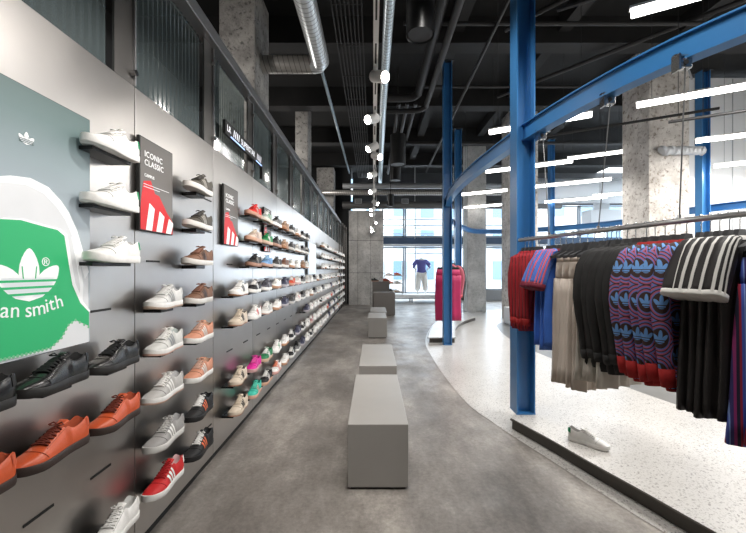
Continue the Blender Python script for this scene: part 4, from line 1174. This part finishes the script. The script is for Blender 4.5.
for k in range(3): pipe('ceiling_pipe', [(.62+k*.2, 8.9, 5.5), (.62+k*.2, 15.4, 5.5)], .045, M_PIPE, ['dark lengthwise pipe above the pendants, one nearest the track', 'dark lengthwise pipe above the pendants, middle one', 'dark lengthwise pipe above the pendants, one nearest the post'][k])
pipe('ceiling_pipe', [(2.3, 6.5, 5.7), (5.2, 3.2, 5.7)], .04, M_PIPE, 'dark diagonal pipe behind the big blue post')
pipe('ceiling_pipe', [(3.0, 9.0, 5.7), (6.4, 5.0, 5.7)], .04, M_PIPE, 'second dark diagonal pipe behind the big blue post')
pipe('ceiling_pipe', [(2.0, 14, 5.2), (2.0, 3, 5.6)], .03, M_PIPE, 'thin dark pipe receding between the posts')
# pale ducts and bulkheads deep right
pipe('pale_duct', [(5.2, 12.9, 4.25), (12, 12.9, 4.25)], .42, M_WHITEDUCT, 'broad white horizontal duct behind the pale column', 'duct', seg=28)
t = thing('pale_duct', 'white box duct hanging below the round white duct', 'duct', (8.2, 13.4, 3.3)); MB().box((0, 0, 0), (1.1, .6, .7), M_WHITEDUCT, bev=.02).build('body', t); MB().box((0, 0, .55), (.4, .3, .5), M_WHITEDUCT).build('neck', t)
# pendants
def pendant(x, y, zb_, r, h, label):
    t = thing('pendant_lamp', label, 'lamp', (x, y, zb_), group='black cylinder pendants over the aisle')
    m = MB(); n = 28
    def ring(rr, z): return [(rr*math.cos(2*PI*k/n), rr*math.sin(2*PI*k/n), z) for k in range(n)]
    m.loft([ring(r*.9, .03), ring(r, .0), ring(r, h), ring(r*.4, h+.02)], mat('satin black', (.014, .014, .014), .35)); m.build('shade', t, smooth=40)
    MB().loft([ring(r*.89, .012), ring(r*.89, .02)], mat('pendant diffuser', (.02, .02, .02), .5)).build('diffuser', t)
    MB().cyl((0, 0, h), (0, 0, 6.28-zb_), .012, M_PIPE, 8).build('rod', t)
pendant(.5, 3.95, 4.0, .15, .75, 'black cylinder pendant, nearest, high beside the lighting track')
pendant(.59, 8.8, 4.0, .18, .70, 'black cylinder pendant, second from the viewer')
pendant(.62, 10.3, 3.98, .15, .55, 'black cylinder pendant, third from the viewer')
pendant(.66, 14.0, 3.9, .13, .45, 'black cylinder pendant, farthest, before the shop window')

# flexible silver hose stub on the pale column
t = thing('cable_bundle', 'pale flexible hose bundle strapped across the large pitted column', 'hose')
pts = []
for k in range(40):
    a = k/39; pts.append((5.95+.85*a, 7.70-.02*a, 3.98+.02*math.sin(a*30)-(0.12*max(0, a-.8)*5)**2))
m = MB(); m.tube(pts, [.085+.014*math.sin(k*1.6) for k in range(40)], M_WHITEDUCT, 10); m.build('hose', t, smooth=True)
t = thing('ceiling_cable', 'dark looping cable strapped across the top of the pitted column', 'cable')
MB().tube(catmull([(4.9, 7.6, 5.0), (5.3, 7.6, 5.6), (5.8, 7.6, 5.85), (6.3, 7.6, 5.8), (6.5, 7.6, 5.4)], 6), .02, M_GREYPIPE, 6).build('wire', t, smooth=True)
# spotlights on the right struts
t = thing('spot_lamp', 'small black spot lamp on the strut before the white partition', 'lamp', (7.1, 7.0, 3.35))
MB().cyl((-.05, 0, 0), (.12, -.03, -.06), .05, M_BLACK, 14).build('lamp_head', t, smooth=40); MB().cyl((0, 0, .0), (0, 0, 2.93), .008, M_BLACK, 6).build('rod', t)

# ------------------------------------------------------------------ shop front
YF = 18.5
def bx(name, x0, x1, z0, z1, y, dep, m, label=None, cat=None, parent=None):
    o = MB().box(((x0+x1)/2, y, (z0+z1)/2), (x1-x0, dep, z1-z0), m).build(name, parent)
    if label: tag(o, label, cat, kind='structure')
    return o
bx('wall_front', -1.0, 13, 4.75, 6.3, YF, .3, mat('dark fascia', (.05, .05, .052), .7), 'dark wall above the shop windows', 'wall')
bx('trim_1', .4, 13, 2.80, 3.12, YF-.1, .2, M_BAND, 'navy horizontal band between the upper and lower shop windows', 'trim')
bx('trim_2', .4, 13, 2.68, 2.78, YF-.15, .25, mat('pale sill', (.5, .5, .5), .6), 'pale ledge under the navy band', 'trim')
bx('wall_front_low', 4.2, 13, 0, .52, YF, .3, mat('grey low wall', (.24, .24, .24), .7), 'grey low wall below the right-hand shop windows', 'wall')
def window(name, x0, x1, z0, z1, label, vm=(), hm=()):
    w = thing(name, label, 'window', ((x0+x1)/2, YF, z0), kind='structure')
    m = MB(); ww, hh = x1-x0, z1-z0; f = .07
    for s in (-1, 1): m.box((s*(ww/2-f/2), 0, hh/2), (f, .1, hh), M_FRAME)
    for z in (f/2, hh-f/2): m.box((0, 0, z), (ww, .1, f), M_FRAME)
    for v in vm: m.box((v-ww/2, 0, hh/2), (.06, .08, hh), M_FRAME)
    for h in hm: m.box((0, 0, h), (ww, .07, .04), M_FRAME)
    m.build('window_frame', w); MB().box((0, .02, hh/2), (ww-.05, .008, hh-.05), M_GLASS).build('glass_pane', w)
window('window_1', .45, 1.55, .35, 2.66, 'lower shop window beside the concrete wall', (), ())
window('window_2', 1.57, 3.50, .35, 2.66, 'lower display window holding the mannequin', (), (2.0,))
window('window_3', 3.52, 5.4, .52, 2.66, 'lower shop window behind the grey column', (), ())
window('window_4', 5.42, 7.4, .52, 2.66, 'lower shop window seen between grey and pale columns', (1.0,), ())
window('window_5', .45, 1.55, 3.14, 4.7, 'upper window beside the concrete wall', (), (.6,))
window('window_6', 1.57, 3.50, 3.14, 4.7, 'upper window over the mannequin', (), (.6,))
window('window_7', 3.52, 5.4, 3.14, 4.7, 'upper window behind the grey column', (), (.6,))
window('window_8', 5.42, 7.4, 3.14, 4.7, 'upper window seen between grey and pale columns', (1.0,), (.6,))
window('window_9', 7.42, 10.2, .52, 4.7, 'tall shop window behind the rail of red sweaters', (1.4,), (2.2,))
window('window_10', 10.22, 12.9, .52, 4.7, 'tall shop window hidden by the pale column', (1.4,), (2.2,))
struct('wall_far_right', MB().box((13, 13.8, 3.15), (.2, 9.6, 6.3), M_WHITEWALL), 'white wall at the far right', 'wall')
# window plinth with legs
t = thing('window_plinth', 'low white window display bench under the mannequin', 'display bench', (2.0, 17.7, 0))
MB().box((0, 0, .30), (3.3, 1.2, .16), M_WHITEWALL).build('top', t)
for x in (-1.5, -.2, 1.5):
    for y in (-.5, .5): MB().box((x, y, .11), (.06, .06, .22), M_FRAME).build('leg', t)
MB().box((0, -.6, .215), (3.3, .02, .03), M_BLACK).build('edge_strip', t)
# small shelf unit with shoes
t = thing('shelf_unit', 'open display shelving at the window beside the concrete wall', 'shelf', (.95, 17.5, .385))
for z in (.12, .5, .88): MB().box((0, 0, z), (.85, .3, .04), mat('pale oak', (.42, .34, .26), .6)).build('shelf', t)
for x in (-.42, .42): MB().box((x, 0, .75), (.03, .28, 1.5), M_FRAME).build('upright', t)
for k, (x, z, st) in enumerate(((-.2, .90, 'white pink'), (.2, .52, 'white grey'), (-.15, .52, 'orange red'), (.15, .14, 'white gum'), (.2, .90, 'orange red'))):
    put_shoe(st, (.95+x, 17.45, .385+z), 1.57, STYLES[st]['d']+' on the window shelving, '+['top board, by the concrete wall', 'middle board, by the mannequin', 'middle board, by the concrete wall', 'bottom board', 'top board, by the mannequin'][k], 'sneakers on the window shelving', False)
# white suspended racks before upper windows
t = thing('hanging_rack', 'white horizontal rails suspended before the upper windows', 'rack', (0, 16.9, 0))
for z in (3.15, 3.42, 3.80): MB().box((1.9, 0, z), (3.6, .04, .035), M_WHITEMET).build('rail', t)
for x in (.15, 1.9, 3.65): MB().box((x, 0, 4.6), (.02, .02, 3.35), M_WHITEMET).build('hanger_rod', t)

# mannequin (headless torso, white trousers, violet top)
def skin_body(name, verts, edges, radii, mt, parent, root=0, sub=2):
    me = bpy.data.meshes.new(name); me.from_pydata(verts, edges, [])
    o = bpy.data.objects.new(name, me); C.objects.link(o)
    md = o.modifiers.new('s', 'SKIN'); sv = me.skin_vertices[0].data
    for i, r in enumerate(radii):
        sv[i].radius = r if isinstance(r, tuple) else (r, r)
        sv[i].use_root = (i == root)
    ms = o.modifiers.new('u', 'SUBSURF'); ms.levels = sub; ms.render_levels = sub
    dg = bpy.context.evaluated_depsgraph_get(); m2 = bpy.data.meshes.new_from_object(o.evaluated_get(dg))
    m2.transform(Matrix.Scale(1.09, 4)); m2.materials.clear(); m2.materials.append(mt); m2.shade_smooth(); m2.name = name
    bpy.data.objects.remove(o); bpy.data.meshes.remove(me)
    return link(name, m2, parent)
mx_, my_ = 2.27, 17.5
MS = 1.09
t = thing('mannequin', 'headless white mannequin with hands on hips in the display window', 'mannequin', (mx_, my_, .385))
MM = mat('mannequin gloss', (.85, .85, .84), .35)
V = [(0, 0, .92), (0, 0, 1.10), (0, 0, 1.32), (0, 0, 1.46), (0, 0, 1.56),
     (-.10, 0, .86), (-.15, -.02, .48), (-.17, .0, .08), (-.17, -.10, .03),
     (.10, 0, .86), (.15, -.02, .48), (.17, .0, .08), (.17, -.10, .03),
     (-.19, 0, 1.42), (-.37, -.0, 1.22), (-.22, -.10, 1.02), (.19, 0, 1.42), (.37, 0, 1.22), (.22, -.10, 1.02)]
Ed = [(0, 1), (1, 2), (2, 3), (3, 4), (0, 5), (5, 6), (6, 7), (7, 8), (0, 9), (9, 10), (10, 11), (11, 12), (3, 13), (13, 14), (14, 15), (3, 16), (16, 17), (17, 18)]
Rr = [(.15, .11), (.12, .09), (.16, .11), (.12, .09), .055, .10, .065, .045, .035, .10, .065, .045, .035, .065, .045, .035, .065, .045, .035]
skin_body('body', V, Ed, Rr, MM, t)
vt = mat('violet fabric', (.13, .13, .42), .6)
o = skin_body('violet_top', [V[i] for i in (1, 2, 3, 13, 14, 16, 17)]+[(0, 0, 1.0), (-.33, -.02, 1.16), (.33, -.02, 1.16)], [(0, 1), (1, 2), (2, 3), (3, 4), (2, 5), (5, 6), (0, 7)], [(.20, .15), (.22, .16), (.18, .13), .10, .09, .10, .09, (.21, .16), .07, .07], vt, t)
skin_body('white_trousers', [V[i] for i in (0, 5, 6, 9, 10)]+[(-.18, 0, .12), (.18, 0, .12)], [(0, 1), (1, 2), (2, 5), (0, 3), (3, 4), (4, 6)], [(.19, .15), .15, .135, .15, .135, .13, .13], mat('white trouser cloth', (.9, .88, .84), .7), t)

# outside: pavement and facades across the street
ext = flatpoly([(-20, 18.7), (40, 18.7), (40, 60), (-20, 60)], -.12, -.06, mat('pavement outside', (.45, .45, .45), .8)).build('pavement_outside'); tag(ext, 'bright pavement outside the shop windows', 'pavement', kind='structure')
def building(x0, x1, y, h, col, label):
    t = thing('building', label, 'building', ((x0+x1)/2, y, -.1), group='buildings across the street')
    W_ = x1-x0
    MB().box((0, 3, h/2), (W_, 6, h), mat('facade '+label[:12], col, .8)).build('walls', t)
    nx = int(W_/2.2)
    wm = MB().box((0, 0, 0), (1.2, .1, 1.7), mat('far window glass', (.16, .24, .32), .2)).mesh('window')
    for i in range(nx):
        for k in range(int(h/2.9)):
            link('window', wm, t, (-W_/2+1.1+i*W_/nx, -.04, 1.6+k*2.9))
building(-6, 3.8, 34, 12, (.62, .62, .60), 'pale stone building across the street, behind the mannequin')
building(4.0, 13, 35, 14, (.50, .53, .56), 'blue-grey building across the street, behind the grey column')
building(13.2, 26, 34, 11, (.62, .58, .54), 'cream building across the street, behind the pale column')

# ------------------------------------------------------------------ world, lights, camera
w = bpy.data.worlds.new('World'); sc.world = w; w.use_nodes = True
bg = w.node_tree.nodes['Background']; bg.inputs[0].default_value = (.80, .90, 1, 1); bg.inputs[1].default_value = 6.5
area((4.5, 18.3, 2.4), (4.2, 8, .8), 150, 7.5, 3.6, (.88, .94, 1))
area((10.6, 4.2, 3.0), (2, 4, 1.0), 130, 6, 3.6, (1, .98, .95))  # added side fill from the right, where the wall has no window
for (x, y) in ((3.0, 2.6), (4.3, 4.6), (2.8, 7.6), (5.2, 9.4), (4.6, 1.2)):
    area((x, y, ZL-.06), (x, y, 0), 45, 1.5, .1, (1, .97, .93))
for (x, y) in ((6.2, 6.0), (8.0, 7.4)):
    area((x, y, ZL-.06), (x, y+.9, 1.5), 55, 1.5, .1, (1, .98, .95))
for (x, y) in ((-3.6, 5.0), (-3.4, 9.2), (-2.6, 13.0)):  # added unseen point fill for the dark columns and duct behind the railing
    L = bpy.data.lights.new('added_fill_light', 'POINT'); L.energy = 45; L.shadow_soft_size = .12; L.color = (1, .95, .9)
    o = bpy.data.objects.new('added_fill_light', L); C.objects.link(o); o.location = (x+.6, y, 4.3)
for (x, y) in ((.7, .9), (1.0, 1.9), (1.9, .4), (.6, 3.2)):  # added unseen spots brightening the clothing side, without lamp bodies
    spot((x, y, 4.4), (x*.4+1.3, y+1.5, 1.0), 75, 1.5, .8, (1, .97, .93), .12)
# room shell behind the viewer closed by a solid wall
struct('wall_back', MB().box((3, -4.4, 3.15), (16, .2, 6.5), mat('grey back plaster', (.3, .3, .3), .8)), 'plain grey wall behind the viewer', 'wall')

cam = bpy.data.cameras.new('camera'); co = bpy.data.objects.new('camera', cam); C.objects.link(co); sc.camera = co
cam.sensor_width = 36; cam.lens = 18; cam.shift_y = 3.5/746; cam.clip_end = 200; cam.clip_start = .05
co.location = (0, 0, 1.52); co.rotation_euler = (PI/2, 0, 0)

# ------------------------------------------------------------------ bring layout units to metres
done = set()
for o in bpy.data.objects:
    o.location = o.location*S
    if o.type == 'MESH' and o.data.name not in done:
        o.data.transform(Matrix.Scale(S, 4)); done.add(o.data.name)
for L in bpy.data.lights:
    if L.type == 'AREA': L.size *= S; L.size_y *= S
sc.view_settings.view_transform = 'Standard'; sc.view_settings.look = 'None'; sc.view_settings.gamma = 1; sc.view_settings.exposure = .15
sc.view_settings.use_curve_mapping = False
sc.cycles.caustics_reflective = False; sc.cycles.caustics_refractive = False; sc.cycles.max_bounces = 6; sc.cycles.diffuse_bounces = 3; sc.cycles.glossy_bounces = 3; sc.cycles.transparent_max_bounces = 12
sc.cycles.sample_clamp_indirect = 4; sc.cycles.use_denoising = True
